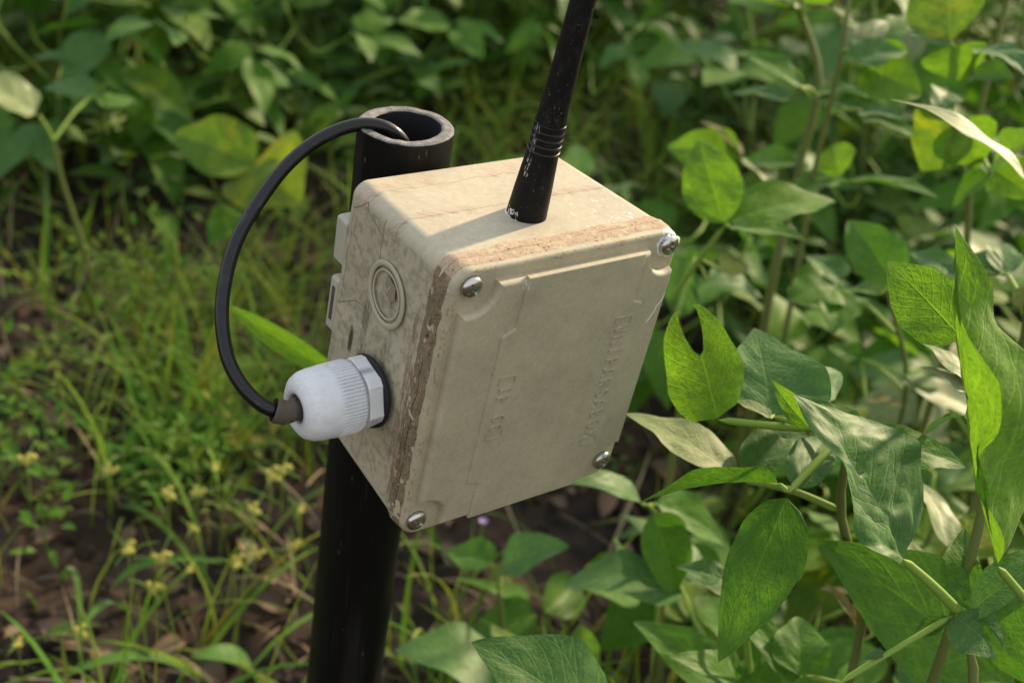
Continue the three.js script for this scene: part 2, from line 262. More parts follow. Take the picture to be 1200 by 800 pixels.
// lid: rim and flange, raised panel notched round the screws, central field, lettering
const SC = [[-0.0428, 0.0508], [0.0443, 0.0512], [-0.0446, -0.0493], [0.0436, -0.0487]];
const lidPx = (x, y) => [(x / W + 0.5) * 1024, (0.5 - y / H) * 1166];
const lidMap = canvasTex(1024, 1166, (i, j) => {
  const c = beige(i, j, 1.6, 500), sm = fbm(i / 120, j / 120, 5, 540), k = 1 - 0.03 * sstep(0.5, 0.75, sm);
  return [c[0] * 0.98 * k, c[1] * 0.98 * k, c[2] * 0.95 * k];
}, (x) => {
  for (let k = 0; k < 90; k++) { const p = lidPx(rr(-0.048, 0.048), rr(-0.052, 0.052)); x.fillStyle = `rgba(60,50,36,${0.25 + 0.5 * rnd()})`; x.fillRect(p[0], p[1], 1 + 2 * rnd(), 1 + 6 * rnd()); }
  for (let k = 0; k < 200; k++) { const p = lidPx(rr(-0.048, 0.048), rr(-0.052, 0.052)), a = 1.2 + rnd() * 0.8, l = 6 + rnd() * 40; x.strokeStyle = rnd() < 0.5 ? `rgba(214,204,178,${0.30 * rnd()})` : `rgba(110,100,80,${0.35 * rnd()})`; x.lineWidth = 0.8 + rnd(); x.beginPath(); x.moveTo(...p); x.lineTo(p[0] + l * Math.cos(a), p[1] + l * Math.sin(a)); x.stroke(); }
  // sealant dragged over the front edge of the flange
  for (let k = 0; k < 420; k++) { const u = rnd(), top = k % 2, v = Math.pow(rnd(), 2) * 0.0022; const p = top ? lidPx(-0.048 + 0.096 * u, 0.0566 - v) : lidPx(-0.0497 + v, -0.055 + 0.11 * u); if (fbm(p[0] / 40, p[1] / 40, 3, 560) < 0.5) continue; x.fillStyle = `rgba(${128 + 24 * rnd()},${108 + 18 * rnd()},84,${0.25 + 0.45 * rnd()})`; x.fillRect(p[0], p[1], top ? 4 + 12 * rnd() : 2 + 3 * rnd(), top ? 2 + 2 * rnd() : 4 + 12 * rnd()); }
  // white paint: round the upper right screw, chips at the right edge and by the upper left screw
  const dab = (cx, cy, r, n, al) => { for (let k = 0; k < n; k++) { const a = rnd() * 7, q = r * Math.sqrt(rnd()), p = lidPx(cx + q * Math.cos(a), cy + q * Math.sin(a)); x.fillStyle = `rgba(${232 + 14 * rnd()},${232 + 12 * rnd()},${236},${al * (0.5 + 0.5 * rnd())})`; x.beginPath(); x.ellipse(p[0], p[1], 3 + 9 * rnd(), 2 + 6 * rnd(), rnd() * 3, 0, 7); x.fill(); } };
  dab(0.0450, 0.0522, 0.0058, 190, 0.95);
  for (const [cx, cy, l] of [[0.0415, 0.020, 0.006], [0.0440, 0.026, 0.004], [0.0462, 0.030, 0.006]]) { const p = lidPx(cx, cy), q = lidPx(cx + 0.003, cy + l); x.strokeStyle = 'rgba(238,232,214,0.9)'; x.lineWidth = 7; x.beginPath(); x.moveTo(...p); x.quadraticCurveTo(p[0] + 14, p[1] - 20, ...q); x.stroke(); }
  for (let k = 0; k < 12; k++) { const p = lidPx(-0.0225 + 0.002 * (rnd() - 0.5), 0.048 + 0.003 * rnd()); x.fillStyle = 'rgba(236,230,214,0.8)'; x.fillRect(p[0], p[1], 2 + 3 * rnd(), 3 + 8 * rnd()); }
});
const lidMat = std({ map: lidMap, roughness: 0.58, bumpMap: bodyBump, bumpScale: 0.00008 });
const planarUV = (g) => { const P = g.attributes.position, u = g.attributes.uv; for (let k = 0; k < P.count; k++) u.setXY(k, P.getX(k) / W + 0.5, P.getY(k) / H + 0.5); return g; };
const lid = new THREE.Group(); lid.name = 'lid'; box.add(lid);
{
  const rg = [[-0.0088, 0.0002], [-0.006, 0], [-0.0018, 0]].map(([z, t]) => ({ z, t }));
  for (let k = 1; k <= 6; k++) { const a = k / 6 * Math.PI / 2; rg.push({ z: -0.0018 + 0.0018 * Math.sin(a), t: 0.0018 * (1 - Math.cos(a)) }); }
  for (const t of [0.006, 0.02, 0.03, 0.045]) rg.push({ z: 0, t });
  mesh('flange', flip(loft(rg.map(({ z, t }) => ({ z, w: W - 2 * t, h: H - 2 * t, r: Math.max(0.0015, 0.0075 - t) })), true)), lidMat, lid);
  const x0 = -0.0452, x1 = 0.0472, y0 = -0.0522, y1 = 0.0508, sh = new THREE.Shape(), R = 0.0108;
  const notch = (c, s0, s1, first) => {   // walk round a screw from one panel edge to the other, with softened ends
    const n = 12, [cx, cy] = c; const a0 = s0, a1 = s1; for (let k = 0; k <= n; k++) { const a = a0 + (a1 - a0) * k / n, px = cx + R * Math.cos(a), py = cy + R * Math.sin(a); first && k === 0 ? sh.moveTo(px, py) : sh.lineTo(px, py); }
  };
  const ang = (c, x, y) => Math.atan2(y - c[1], x - c[0]);
  const cut = (c, ex, ey) => { const dx = Math.sqrt(Math.max(0, R * R - (ey - c[1]) ** 2)), dy = Math.sqrt(Math.max(0, R * R - (ex - c[0]) ** 2)); return [[c[0] + (c[0] < 0 ? dx : -dx), ey], [ex, c[1] + (c[1] < 0 ? dy : -dy)]]; };
  const [tlA, tlB] = cut(SC[0], x0, y1), [trA, trB] = cut(SC[1], x1, y1), [blA, blB] = cut(SC[2], x0, y0), [brA, brB] = cut(SC[3], x1, y0);
  const arc = (c, p, q, first) => { let a = ang(c, ...p), b = ang(c, ...q); if (b - a > Math.PI) b -= 2 * Math.PI; if (a - b > Math.PI) b += 2 * Math.PI; notch(c, a, b, first); };
  arc(SC[0], tlB, tlA, true); arc(SC[1], trA, trB); arc(SC[3], brB, brA); arc(SC[2], blA, blB); sh.closePath();
  mesh('raised_panel', planarUV(new THREE.ExtrudeGeometry(sh, { depth: 0.0012, bevelThickness: 0.0022, bevelSize: 0.0016, bevelOffset: -0.0008, bevelSegments: 5, curveSegments: 6 })), lidMat, lid, V(0, 0, 0.0));
  const f = new THREE.Shape(), jog = (xa, ya, xb, yb) => f.bezierCurveTo(xa, (ya + yb) / 2 + (ya - yb) * 0.1, xb, (ya + yb) / 2 - (ya - yb) * 0.1, xb, yb);
  f.moveTo(-0.0215, 0.0520); f.lineTo(-0.0222, 0.0325); jog(-0.0222, 0.0325, -0.0272, 0.0290); f.lineTo(-0.0272, -0.0345); jog(-0.0272, -0.0345, -0.0225, -0.0362); f.lineTo(-0.0225, -0.0530); f.lineTo(0.0290, -0.0530); f.lineTo(0.0292, -0.0375); jog(0.0292, -0.0375, 0.0352, -0.0320); f.lineTo(0.0356, 0.0300); jog(0.0356, 0.0300, 0.0308, 0.0325); f.lineTo(0.0300, 0.0520); f.closePath();
  mesh('central_field', planarUV(new THREE.ExtrudeGeometry(f, { depth: 0.0003, bevelThickness: 0.0010, bevelSize: 0.0006, bevelOffset: -0.0002, bevelSegments: 3, curveSegments: 10 })), lidMat, lid, V(0, 0, 0.0029));
  const font = await new FontLoader().loadAsync('fonts/droid/droid_sans_bold.typeface.json');
  const word = (s, x, yTop, yBottom, size) => {
    const adv = (yTop - yBottom) / s.length;
    [...s].forEach((ch, k) => {
      if (ch === ' ') return;
      const g = new TextGeometry(ch, { font, size, depth: 0.0012, curveSegments: 4, bevelEnabled: true, bevelThickness: 0.0002, bevelSize: 0.00014, bevelOffset: -0.00030, bevelSegments: 2 });
      g.computeBoundingBox(); const b = g.boundingBox; g.translate(-(b.min.x + b.max.x) / 2, -size / 2, 0); g.scale(0.78, 1.05, 1);
      const m = mesh('letter', g, lidMat, lid, V(x, yTop - adv * (k + 0.5), 0.0034)); m.rotation.z = -Math.PI / 2;
      planarUV(m.geometry);
    });
  };
  word('VNIPARSABOX', 0.0282, 0.0235, -0.0300, 0.0060); word('IP 66', -0.0208, 0.0085, -0.0125, 0.0054);
  const bar = (x, y, w, h) => mesh('bracket_mark', planarUV(new THREE.BoxGeometry(w, h, 0.0005)), lidMat, lid, V(x, y, 0.0043));
  for (const [x, yt, yb, w] of [[0.0282, 0.0262, -0.0327, 0.0082], [-0.0208, 0.0118, -0.0155, 0.0074]]) for (const [y, s] of [[yt, -1], [yb, 1]]) { bar(x, y, w, 0.0005); for (const q of [-1, 1]) bar(x + q * (w / 2 - 0.00025), y + s * 0.0016, 0.0005, 0.0026); }
}
// sealant smeared over the joint of lid and body
{
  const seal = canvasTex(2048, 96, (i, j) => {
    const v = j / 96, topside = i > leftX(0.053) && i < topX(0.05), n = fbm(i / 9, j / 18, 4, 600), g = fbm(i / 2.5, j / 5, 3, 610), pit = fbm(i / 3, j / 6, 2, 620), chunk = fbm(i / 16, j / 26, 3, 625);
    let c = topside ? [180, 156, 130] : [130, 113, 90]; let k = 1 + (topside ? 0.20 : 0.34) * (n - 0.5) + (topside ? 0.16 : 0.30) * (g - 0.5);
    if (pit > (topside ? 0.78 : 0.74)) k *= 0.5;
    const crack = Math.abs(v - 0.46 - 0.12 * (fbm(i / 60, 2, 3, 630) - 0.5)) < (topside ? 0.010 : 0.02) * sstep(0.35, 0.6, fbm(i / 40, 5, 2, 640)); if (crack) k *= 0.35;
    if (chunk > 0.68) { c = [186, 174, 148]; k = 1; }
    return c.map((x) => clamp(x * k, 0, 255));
  });
  const sealB = canvasTex(1024, 96, (i, j) => { const k = 128 + 120 * (fbm(i / 3, j / 12, 4, 650) - 0.5) + 60 * (fbm(i / 1.2, j / 4, 2, 655) - 0.5); return [k, k, k]; }, null, false);
  const base = outline(W, H, 0.0075), n = base.length - 1;
  const fine = []; for (let i = 0; i < n; i++) { const L = Math.hypot(base[i + 1][0] - base[i][0], base[i + 1][1] - base[i][1]), m = Math.max(1, Math.round(L / 0.0011)); for (let k = 0; k < m; k++) fine.push([base[i][0] + (base[i + 1][0] - base[i][0]) * k / m, base[i][1] + (base[i + 1][1] - base[i][1]) * k / m]); } fine.push(base[n]);
  const acc = [0]; for (let i = 1; i < fine.length; i++) acc.push(acc[i - 1] + Math.hypot(fine[i][0] - fine[i - 1][0], fine[i][1] - fine[i - 1][1]));
  const N = fine.length - 1, T = acc[N];
  const g = gridGeo(N, 12, (u, v, i, j) => {
    const p = fine[i % N], a = acc[i] / T * 380, e = Math.sin(Math.PI * v), z0 = -0.0115 - 0.0022 * (fbm(acc[i % N] / T * 60, 1, 3, 660) - 0.3), z1 = -0.0010 - 0.0022 * fbm(acc[i % N] / T * 80, 2, 3, 670);
    const z = z0 + (z1 - z0) * v, drop = z < -0.0085 ? 0.0004 + (-0.0085 - z) * 0.055 : 0;
    const out = -0.0002 + 0.0007 * Math.pow(e, 0.5) + 0.00016 * (fbm((i % N) / 3, v * 6, 3, 680) - 0.5) * e - 0.0004 * Math.exp(-Math.pow((v - 0.52) / 0.05, 2)) * sstep(0.4, 0.6, fbm(a / 20, 5, 2, 690)) - drop;
    const q = Math.hypot(W / 2, H / 2), nx = p[0] / W * 2, ny = p[1] / H * 2, ax = Math.pow(Math.abs(nx), 12), ay = Math.pow(Math.abs(ny), 12), l = Math.hypot(ax, ay) || q;
    return [p[0] + Math.sign(nx) * out * ax / l, p[1] + Math.sign(ny) * out * ay / l, z, acc[i] / T, v];
  }, true);
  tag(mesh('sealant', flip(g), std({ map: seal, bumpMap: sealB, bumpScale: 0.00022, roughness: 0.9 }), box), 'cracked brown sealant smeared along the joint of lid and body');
}
// screws
{
  const ev = new Evaluator(); ev.useGroups = false; const metal = std({ color: lin(0.62, 0.62, 0.60), metalness: 1, roughness: 0.22 });
  const pr = []; for (let k = 0; k <= 10; k++) { const a = k / 10 * Math.PI / 2; pr.push(new THREE.Vector2(0.0040 * Math.cos(a), 0.0006 + 0.0017 * Math.sin(a))); }
  const dome = new Brush(new THREE.LatheGeometry([new THREE.Vector2(0, -0.001), new THREE.Vector2(0.004, -0.001), ...pr.slice(0, -1), new THREE.Vector2(0.00001, 0.0023)], 40)); dome.updateMatrixWorld();
  let b = dome; for (const t of [0, 1]) { const c = new Brush(new THREE.BoxGeometry(0.0052, 0.0026, 0.0009)); c.position.y = 0.0026; c.rotation.y = t * Math.PI / 2; c.updateMatrixWorld(); b = ev.evaluate(b, c, SUBTRACTION); }
  { const c = new Brush(new THREE.ConeGeometry(0.0013, 0.004, 12)); c.rotation.x = Math.PI; c.position.y = 0.0022; c.updateMatrixWorld(); b = ev.evaluate(b, c, SUBTRACTION); }
  const sg = b.geometry; sg.rotateX(Math.PI / 2);
  SC.forEach(([x, y], k) => { const m = mesh('screw', sg, metal, box, V(x, y, 0.0004)); m.rotation.z = [0.6, 0.2, 0.9, 0.35][k]; });
  // paint crust on the upper right screw
  const crust = gridGeo(28, 6, (u, v) => { const a = u * 2 * Math.PI, n = 0.7 + 0.7 * vnoise(u * 9, 0, 700, 9), r = 0.0024 + 0.0008 * Math.cos(a * 3) + (0.0037 * n - 0.0022) * v, h = 0.0012 * Math.max(0, 0.35 + 0.65 * Math.sin(a + 0.4)) ; return [r * Math.cos(a), r * Math.sin(a), (h + 0.0003) * (1 - Math.pow(v, 1.8)) - 0.0003 + 0.0005 * (vnoise(u * 24, v * 5, 702) - 0.5)]; }, true);
  const m = mesh('paint_crust', crust, std({ color: lin(0.72, 0.72, 0.74), roughness: 0.8 }), box, V(SC[1][0] - 0.0001, SC[1][1] + 0.0004, 0.0004));
}
// knock-out ring on the left side, mounting lugs at the back
{
  const k = new THREE.Group(); k.name = 'knockout_disc'; k.position.set(-0.0489, 0.0264, -0.0353); k.rotation.y = -Math.PI / 2 - 0.05; box.add(k);
  const plainBody = std({ color: lin(0.46, 0.41, 0.30), roughness: 0.65, bumpMap: bodyBump, bumpScale: 0.00015 });
  const rg = new THREE.TorusGeometry(0.0112, 0.0011, 10, 56); rg.scale(1, 1, 0.55); mesh('outer_ring', rg, plainBody, k);
  const r2 = new THREE.TorusGeometry(0.0088, 0.0005, 8, 48); r2.scale(1, 1, 0.7); mesh('inner_ring', r2, plainBody, k);
  for (const [x, y, r] of [[-0.0035, -0.003, 0], [-0.0022, -0.0035, 0], [0.0018, -0.0015, 0], [0.003, -0.002, 0], [-0.0005, 0.0022, 0.7], [0.0012, 0.0030, -0.6]]) { const m = mesh('mould_mark', new THREE.BoxGeometry(0.0005, 0.0034, 0.0004), plainBody, k, V(x, y, 0.0001)); m.rotation.z = 0.15 + r; }
  const patch = new THREE.Shape(); [[-0.001, 0.0078], [0.0052, 0.006], [0.006, 0.001], [0.003, -0.0008], [-0.0005, 0.0004], [-0.0014, 0.004]].forEach(([x, y], i) => i ? patch.lineTo(x, y) : patch.moveTo(x, y)); patch.closePath();
  tag(mesh('tape_scrap', new THREE.ExtrudeGeometry(patch, { depth: 0.00012, bevelEnabled: false }), std({ color: lin(0.27, 0.22, 0.16), roughness: 0.8 }), k, V(0, 0, 0.0001)), 'torn brown tape scrap on the knock-out disc');
  const lugMat = std({ color: lin(0.48, 0.45, 0.36), roughness: 0.6 });
  const rb = (w, h, d, holes) => { const s = new THREE.Shape(), r = 0.0012; s.moveTo(-w / 2 + r, -h / 2); s.lineTo(w / 2 - r, -h / 2); s.quadraticCurveTo(w / 2, -h / 2, w / 2, -h / 2 + r); s.lineTo(w / 2, h / 2 - r); s.quadraticCurveTo(w / 2, h / 2, w / 2 - r, h / 2); s.lineTo(-w / 2 + r, h / 2); s.quadraticCurveTo(-w / 2, h / 2, -w / 2, h / 2 - r); s.lineTo(-w / 2, -h / 2 + r); s.quadraticCurveTo(-w / 2, -h / 2, -w / 2 + r, -h / 2); if (holes) { const q = new THREE.Path(); q.moveTo(-w * 0.16, -h * 0.36); q.lineTo(-w * 0.16, h * 0.36); q.lineTo(w * 0.16, h * 0.36); q.lineTo(w * 0.16, -h * 0.36); q.closePath(); s.holes.push(q); } return new THREE.ExtrudeGeometry(s, { depth: d, bevelThickness: 0.0005, bevelSize: 0.0005, bevelSegments: 2 }); };
  const a = mesh('mounting_lug', rb(0.008, 0.018, 0.006, false), lugMat, box, V(-0.0418, 0.0262, -0.0748)); a.rotation.z = 0.05;
  const b = mesh('mounting_lug', rb(0.0085, 0.022, 0.004, false), lugMat, box, V(-0.0420, 0.0, -0.0722)); b.rotation.z = 0.02;
  mesh('lug_slot', new THREE.BoxGeometry(0.0006, 0.0145, 0.0017), std({ color: lin(0.09, 0.08, 0.065), roughness: 0.9 }), b, V(-0.00475, 0.0005, 0.0022));
}
// cable gland screwed into the left side
const GB = V(-0.0496, -0.0126, -0.0325);
{
  const gl = new THREE.Group(); gl.name = 'cable_gland'; gl.position.copy(GB); gl.rotation.z = Math.PI / 2; box.add(gl);   // its own y runs along -x of the box
  tag(gl, 'white ribbed cable gland in the side of the box');
  const white = phys({ color: lin(0.90, 0.91, 0.94), roughness: 0.5, map: canvasTex(512, 256, (i, j) => { const n = fbm(i / 40, j / 40, 4, 720), d = fbm(i / 2.5, j / 2.5, 2, 725) > 0.86 ? 0.72 : 1, g = sstep(0.55, 0.8, fbm(i / 18, j / 30, 4, 728)); const k = (240 + 14 * (n - 0.5)) * d; return [k * (1 - 0.03 * g), k * (1 - 0.035 * g), k * (1 - 0.05 * g)]; }) });
  const black = std({ color: lin(0.012, 0.012, 0.012), roughness: 0.7 });
  mesh('rubber_gasket', new THREE.LatheGeometry([[0.006, 0.0004], [0.0128, 0.0004], [0.0137, 0.0012], [0.0134, 0.0030], [0.006, 0.0034]].map((p) => new THREE.Vector2(...p)), 48), black, gl);
  const hs = new THREE.Shape(); for (let k = 0; k < 6; k++) { const a = k * Math.PI / 3 + 0.35, a2 = a + 0.10, a0 = a - 0.10; k ? hs.lineTo(0.0131 * Math.cos(a0), 0.0131 * Math.sin(a0)) : hs.moveTo(0.0131 * Math.cos(a0), 0.0131 * Math.sin(a0)); hs.lineTo(0.0131 * Math.cos(a2), 0.0131 * Math.sin(a2)); }
  hs.closePath(); const hg = new THREE.ExtrudeGeometry(hs, { depth: 0.0048, bevelThickness: 0.0005, bevelSize: 0.0005, bevelSegments: 3 }); hg.rotateX(-Math.PI / 2);
  mesh('hex_nut', hg, white, gl, V(0, 0.0032, 0));
  const prof = [[0.0112, 0.0092], [0.0132, 0.0094], [0.0134, 0.0105], [0.0133, 0.0190], [0.0131, 0.0202], [0.0129, 0.0240], [0.0124, 0.0268], [0.0112, 0.0291], [0.0092, 0.0306], [0.0070, 0.0313], [0.0056, 0.0311], [0.0052, 0.0300], [0.0052, 0.0230]];
  const lath = []; for (let k = 0; k < prof.length - 1; k++) { const m = k === 2 ? 6 : k > 3 && k < 9 ? 3 : 1; for (let q = 0; q < m; q++) lath.push([prof[k][0] + (prof[k + 1][0] - prof[k][0]) * q / m, prof[k][1] + (prof[k + 1][1] - prof[k][1]) * q / m]); } lath.push(prof[prof.length - 1]);
  const RIB = 62, nu = RIB * 8;
  mesh('ribbed_cap', gridGeo(nu, lath.length - 1, (u, v, i, j) => { const a = -u * 2 * Math.PI, [r, y] = lath[j], rib = y > 0.0095 && y < 0.0189 && r > 0.0126 ? (i % 8 < 3 ? -0.00045 : 0) : 0; return [(r + rib * 1.7) * Math.cos(a), y, (r + rib * 1.7) * Math.sin(a), u * 2, y / 0.03]; }, true), white, gl);
  mesh('rubber_insert', new THREE.LatheGeometry([[0.0052, 0.0240], [0.0052, 0.0285], [0.0046, 0.0300], [0.0040, 0.0300], [0.0034, 0.0300]].map((p) => new THREE.Vector2(...p)), 32), std({ color: lin(0.06, 0.045, 0.035), roughness: 0.9 }), gl);
}
// ------------------------------------------------------------------ antenna
{
  const base = boxPt(-0.0006, 0.0538, -0.0278);
  const an = thing('antenna', 'black tapered rubber whip antenna with white paint flecks, standing on top of the beige box', 'antenna', base);
  const y = BY.clone().addScaledVector(BX, 0.03).normalize(); an.quaternion.setFromUnitVectors(V(0, 1, 0), y);
  const bk = (fl) => canvasTex(512, 512, (i, j) => { const n = fbm(i / 40, j / 40, 3, 740 + fl), k = 13 + 14 * sstep(0.5, 0.8, n); return [k, k, k]; }, (x) => {
    for (let k = 0; k < 1100; k++) { const px = rnd() * 512, py = rnd() * 512, t = fbm(px / 40, py / 40, 3, 750); if (t < 0.50) continue; x.fillStyle = `rgba(215,212,204,${0.3 + 0.6 * rnd()})`; x.fillRect(px, py, 1 + 3 * rnd() * rnd(), 1 + 5 * rnd() * rnd()); }
    if (fl) { x.lineCap = 'round'; for (let k = 0; k < 46; k++) { const px = 448 + 34 * (rnd() - 0.5), py = 130 + 190 * rnd(); x.strokeStyle = `rgba(230,228,222,${0.4 + 0.6 * rnd()})`; x.lineWidth = 1.2 + 1.6 * rnd(); x.beginPath(); x.moveTo(px, py); x.quadraticCurveTo(px + 14 * (rnd() - 0.5), py + 10, px + 10 * (rnd() - 0.5), py + 6 + 12 * rnd()); x.stroke(); } for (let k = 0; k < 60; k++) { x.fillStyle = 'rgba(236,234,228,0.85)'; x.fillRect(410 + 70 * rnd(), 466 + 42 * rnd(), 2 + 7 * rnd(), 2 + 5 * rnd()); } }
  });
  const sleeveMat = phys({ map: bk(1), roughness: 0.6, specularIntensity: 0.4 }), whipMat = phys({ map: bk(0), roughness: 0.5, specularIntensity: 0.45 });
  const lathe = (p, n = 40) => { const g = new THREE.LatheGeometry(p.map((q) => new THREE.Vector2(...q)), n); const P = g.attributes.position, u = g.attributes.uv; for (let k = 0; k < P.count; k++) u.setY(k, P.getY(k) / 0.05); return g; };
  mesh('base_sleeve', lathe([[0.0001, 0], [0.0071, 0], [0.0072, 0.0015], [0.0066, 0.012], [0.00585, 0.0225], [0.0056, 0.0262], [0.0056, 0.0372]]), sleeveMat, an);
  for (let k = 0; k < 5; k++) mesh('grip_ring', (() => { const g = new THREE.TorusGeometry(0.00545 - 0.00005 * k, 0.00042, 8, 40); g.rotateX(Math.PI / 2); return g; })(), std({ map: whipMat.map, roughness: 0.35 }), an, V(0, 0.0268 + 0.0025 * k, 0));
  mesh('whip', lathe([[0.00545, 0.0370], [0.0052, 0.040], [0.0047, 0.055], [0.00425, 0.075], [0.0039, 0.10], [0.0035, 0.15], [0.0030, 0.185], [0.0024, 0.190], [0.0001, 0.1905]]), whipMat, an);
  const wp = gridGeo(30, 3, (u, v) => { const a = u * 2 * Math.PI, n = 0.6 + 0.9 * vnoise(u * 8, 0, 760, 8), r = 0.0068 + 0.0014 * n * v * sstep(-0.4, 0.9, Math.cos(a - 2.3)); return [r * Math.cos(a), 0.0012 * (1 - v) + 0.0002, r * Math.sin(a)]; }, true);
  tag(mesh('paint_collar', wp, std({ color: lin(0.74, 0.74, 0.72), roughness: 0.85 }), an), 'chipped white paint round the foot of the antenna');
}
// ------------------------------------------------------------------ cable
{
  const cb = thing('cable', 'thick black cable looping from the open pole top to the white gland', 'cable', V(0, 0, 0));
  const tip = boxPt(GB.x - 0.031, GB.y, GB.z), inn = boxPt(GB.x - 0.022, GB.y, GB.z);
  const pts = [inn, tip, at(318, 480, 0.4655), at(293, 462, 0.464), at(268, 425, 0.465), at(258, 385, 0.468), at(262, 342, 0.472), at(277, 290, 0.478), at(302, 240, 0.485), at(337, 192, 0.4925), at(378, 160, 0.4985), at(420, 146, 0.5015), at(451, 149, 0.503), at(470, 163, 0.507), at(477, 185, 0.512), at(474, 230, 0.53)];
  pts.forEach((p, k) => { if (k > 2 && k < 11) { p.x += (hash(k, 1, 3) - 0.5) * 0.0016; p.y += (hash(k, 2, 3) - 0.5) * 0.0016; } });
  const c = new THREE.CatmullRomCurve3(pts, false, 'centripetal');
  mesh('sheath', new THREE.TubeGeometry(c, 200, 0.0025, 16), phys({ map: canvasTex(512, 64, (i, j) => { const n = fbm(i / 20, j / 10, 3, 770), k = 15 + 30 * sstep(0.66, 0.85, n); return [k * 0.98, k, k * 1.08]; }, (x) => { for (let k = 0; k < 60; k++) { x.fillStyle = `rgba(150,150,150,${0.5 * rnd()})`; x.fillRect(rnd() * 512, rnd() * 64, 1 + 3 * rnd(), 1 + rnd()); } }), roughness: 0.5, clearcoat: 0.7, clearcoatRoughness: 0.16, specularIntensity: 0.3 }), cb);
  const w0 = c.getPoint(0.02), tp = [boxPt(GB.x - 0.028, GB.y, GB.z), tip, at(330, 484, 0.467), at(320, 481, 0.4657)];
  const tg = new THREE.TubeGeometry(new THREE.CatmullRomCurve3(tp), 14, 0.0040, 16), P = tg.attributes.position, N = tg.attributes.normal;
  for (let k = 0; k < P.count; k++) { const d = 0.0011 * (vnoise(k * 0.37, Math.floor(k / 17), 780) - 0.45); P.setXYZ(k, P.getX(k) + N.getX(k) * d, P.getY(k) + N.getY(k) * d, P.getZ(k) + N.getZ(k) * d); } tg.computeVertexNormals();
  tag(mesh('tape_wrap', tg, std({ color: lin(0.10, 0.078, 0.058), roughness: 0.85 }), cb), 'ragged brown tape wrapped round the cable end');
}
// ------------------------------------------------------------------ bean plants whose leaves the photograph shows one by one
// leaf: [base px, py, depth, tip px, py, depth, true width in px, facing (camera right, up, back), material, shape]
let leafSeed = 1;
function leafOn(plant, l, label) {
  const [x0, y0, d0, x1, y1, d1, wpx, nx, ny, nz, mat, o = {}] = l, p0 = at(x0, y0, d0), p1 = at(x1, y1, d1);
  const L = p0.distanceTo(p1), g = leafGeo({ L, W: wpx * (d0 + d1) / 2 / F, sd: leafSeed++, ...o });
  const m = mesh('leaf', g, LM[mat], plant); placeLeaf(m, p0.clone().sub(plant.position), p1.clone().sub(plant.position), dir(nx, ny, nz));
  if (label) m.userData.label = label;
  return m;
}
function handPlant(label, stemPts, groups, group = 'bean plants', lean = [0.02, -0.02], r = 0.0032) {
  const P = stemPts.map((p) => at(...p)), low = P[0], foot = V(low.x + lean[0], 0, low.z + lean[1]); foot.y = soilHeight(foot.x, foot.z) - 0.01;
  const pl = thing('bean_plant', label, 'bean plant', foot, group);
  const line = [foot, foot.clone().lerp(low, 0.55).add(V(0.006, 0, 0.004)), ...P].map((p) => p.clone().sub(foot));
  mesh('stem', taperTube(line, r, r * 0.55, 12 + 6 * P.length, 8), stemMat, pl);
  const c = new THREE.CatmullRomCurve3(line);
  for (const gr of groups) {
    if (gr.node) {
      const n = at(...gr.node).sub(foot); let best = null, bd = 9;
      if (gr.from) best = at(...gr.from).sub(foot); else for (let k = 0; k <= 60; k++) { const q = c.getPoint(k / 60), d = q.distanceTo(n) + Math.max(0, q.y - n.y) * 2; if (d < bd) { bd = d; best = q; } }
      mesh('petiole', taperTube(petalPts(best, n, gr.sag ?? 0.06), gr.r ?? 0.0017, (gr.r ?? 0.0017) * 0.75, 12, 7), stalkMat, pl);
      for (const l of gr.leaves) { const b = at(l[0], l[1], l[2]).sub(foot); if (b.distanceTo(n) > 0.003) mesh('petiole', taperTube([n, n.clone().lerp(b, 0.5), b], 0.0012, 0.0010, 5, 6), stalkMat, pl); }
    }
    for (const l of gr.leaves) leafOn(pl, l, l[12]);
  }
  return pl;
}
const notch = (c, w, d, o = 1) => (s) => o - d * Math.exp(-Math.pow((s - c) / w, 2));

handPlant('bean plant at the right edge with a tall upright crumpled leaf', [[1142, 640, 0.50], [1160, 520, 0.50], [1128, 402, 0.49]], [
  { node: [1170, 664, 0.442], from: [1225, 730, 0.46], sag: 0, r: 0.0018, leaves: [[1170, 660, 0.44, 1120, 264, 0.425, 300, 0.38, 0.60, 0.70, 'fresh', { foldL: 14, foldR: 0.02, wl: 0.22, wr: 1.2, arch: -0.05, wav: 0.10, crinkle: 0.016, a: 0.72, b: 1.0, nu: 20, nv: 40 }, 'tall crumpled upright leaf, its left half folded up']] },
  { node: [1128, 400, 0.49], leaves: [
    [1128, 397, 0.49, 1040, 306, 0.50, 86, -0.45, 0.55, 0.70, 'fresh', { fold: 0.08, a: 0.75, wl: 1.1, arch: 0.04 }],
    [1140, 448, 0.54, 1076, 398, 0.56, 40, 0.35, 0.75, 0.55, 'pale', { fold: -0.1 }], [1138, 460, 0.54, 1078, 430, 0.55, 42, 0.35, 0.78, 0.5, 'pale', { fold: 0.1 }]] },
  { node: [1150, 500, 0.51], leaves: [[1150, 490, 0.52, 1085, 510, 0.56, 36, 0.1, 0.7, 0.7, 'blue']] },
], 'near bean plants');

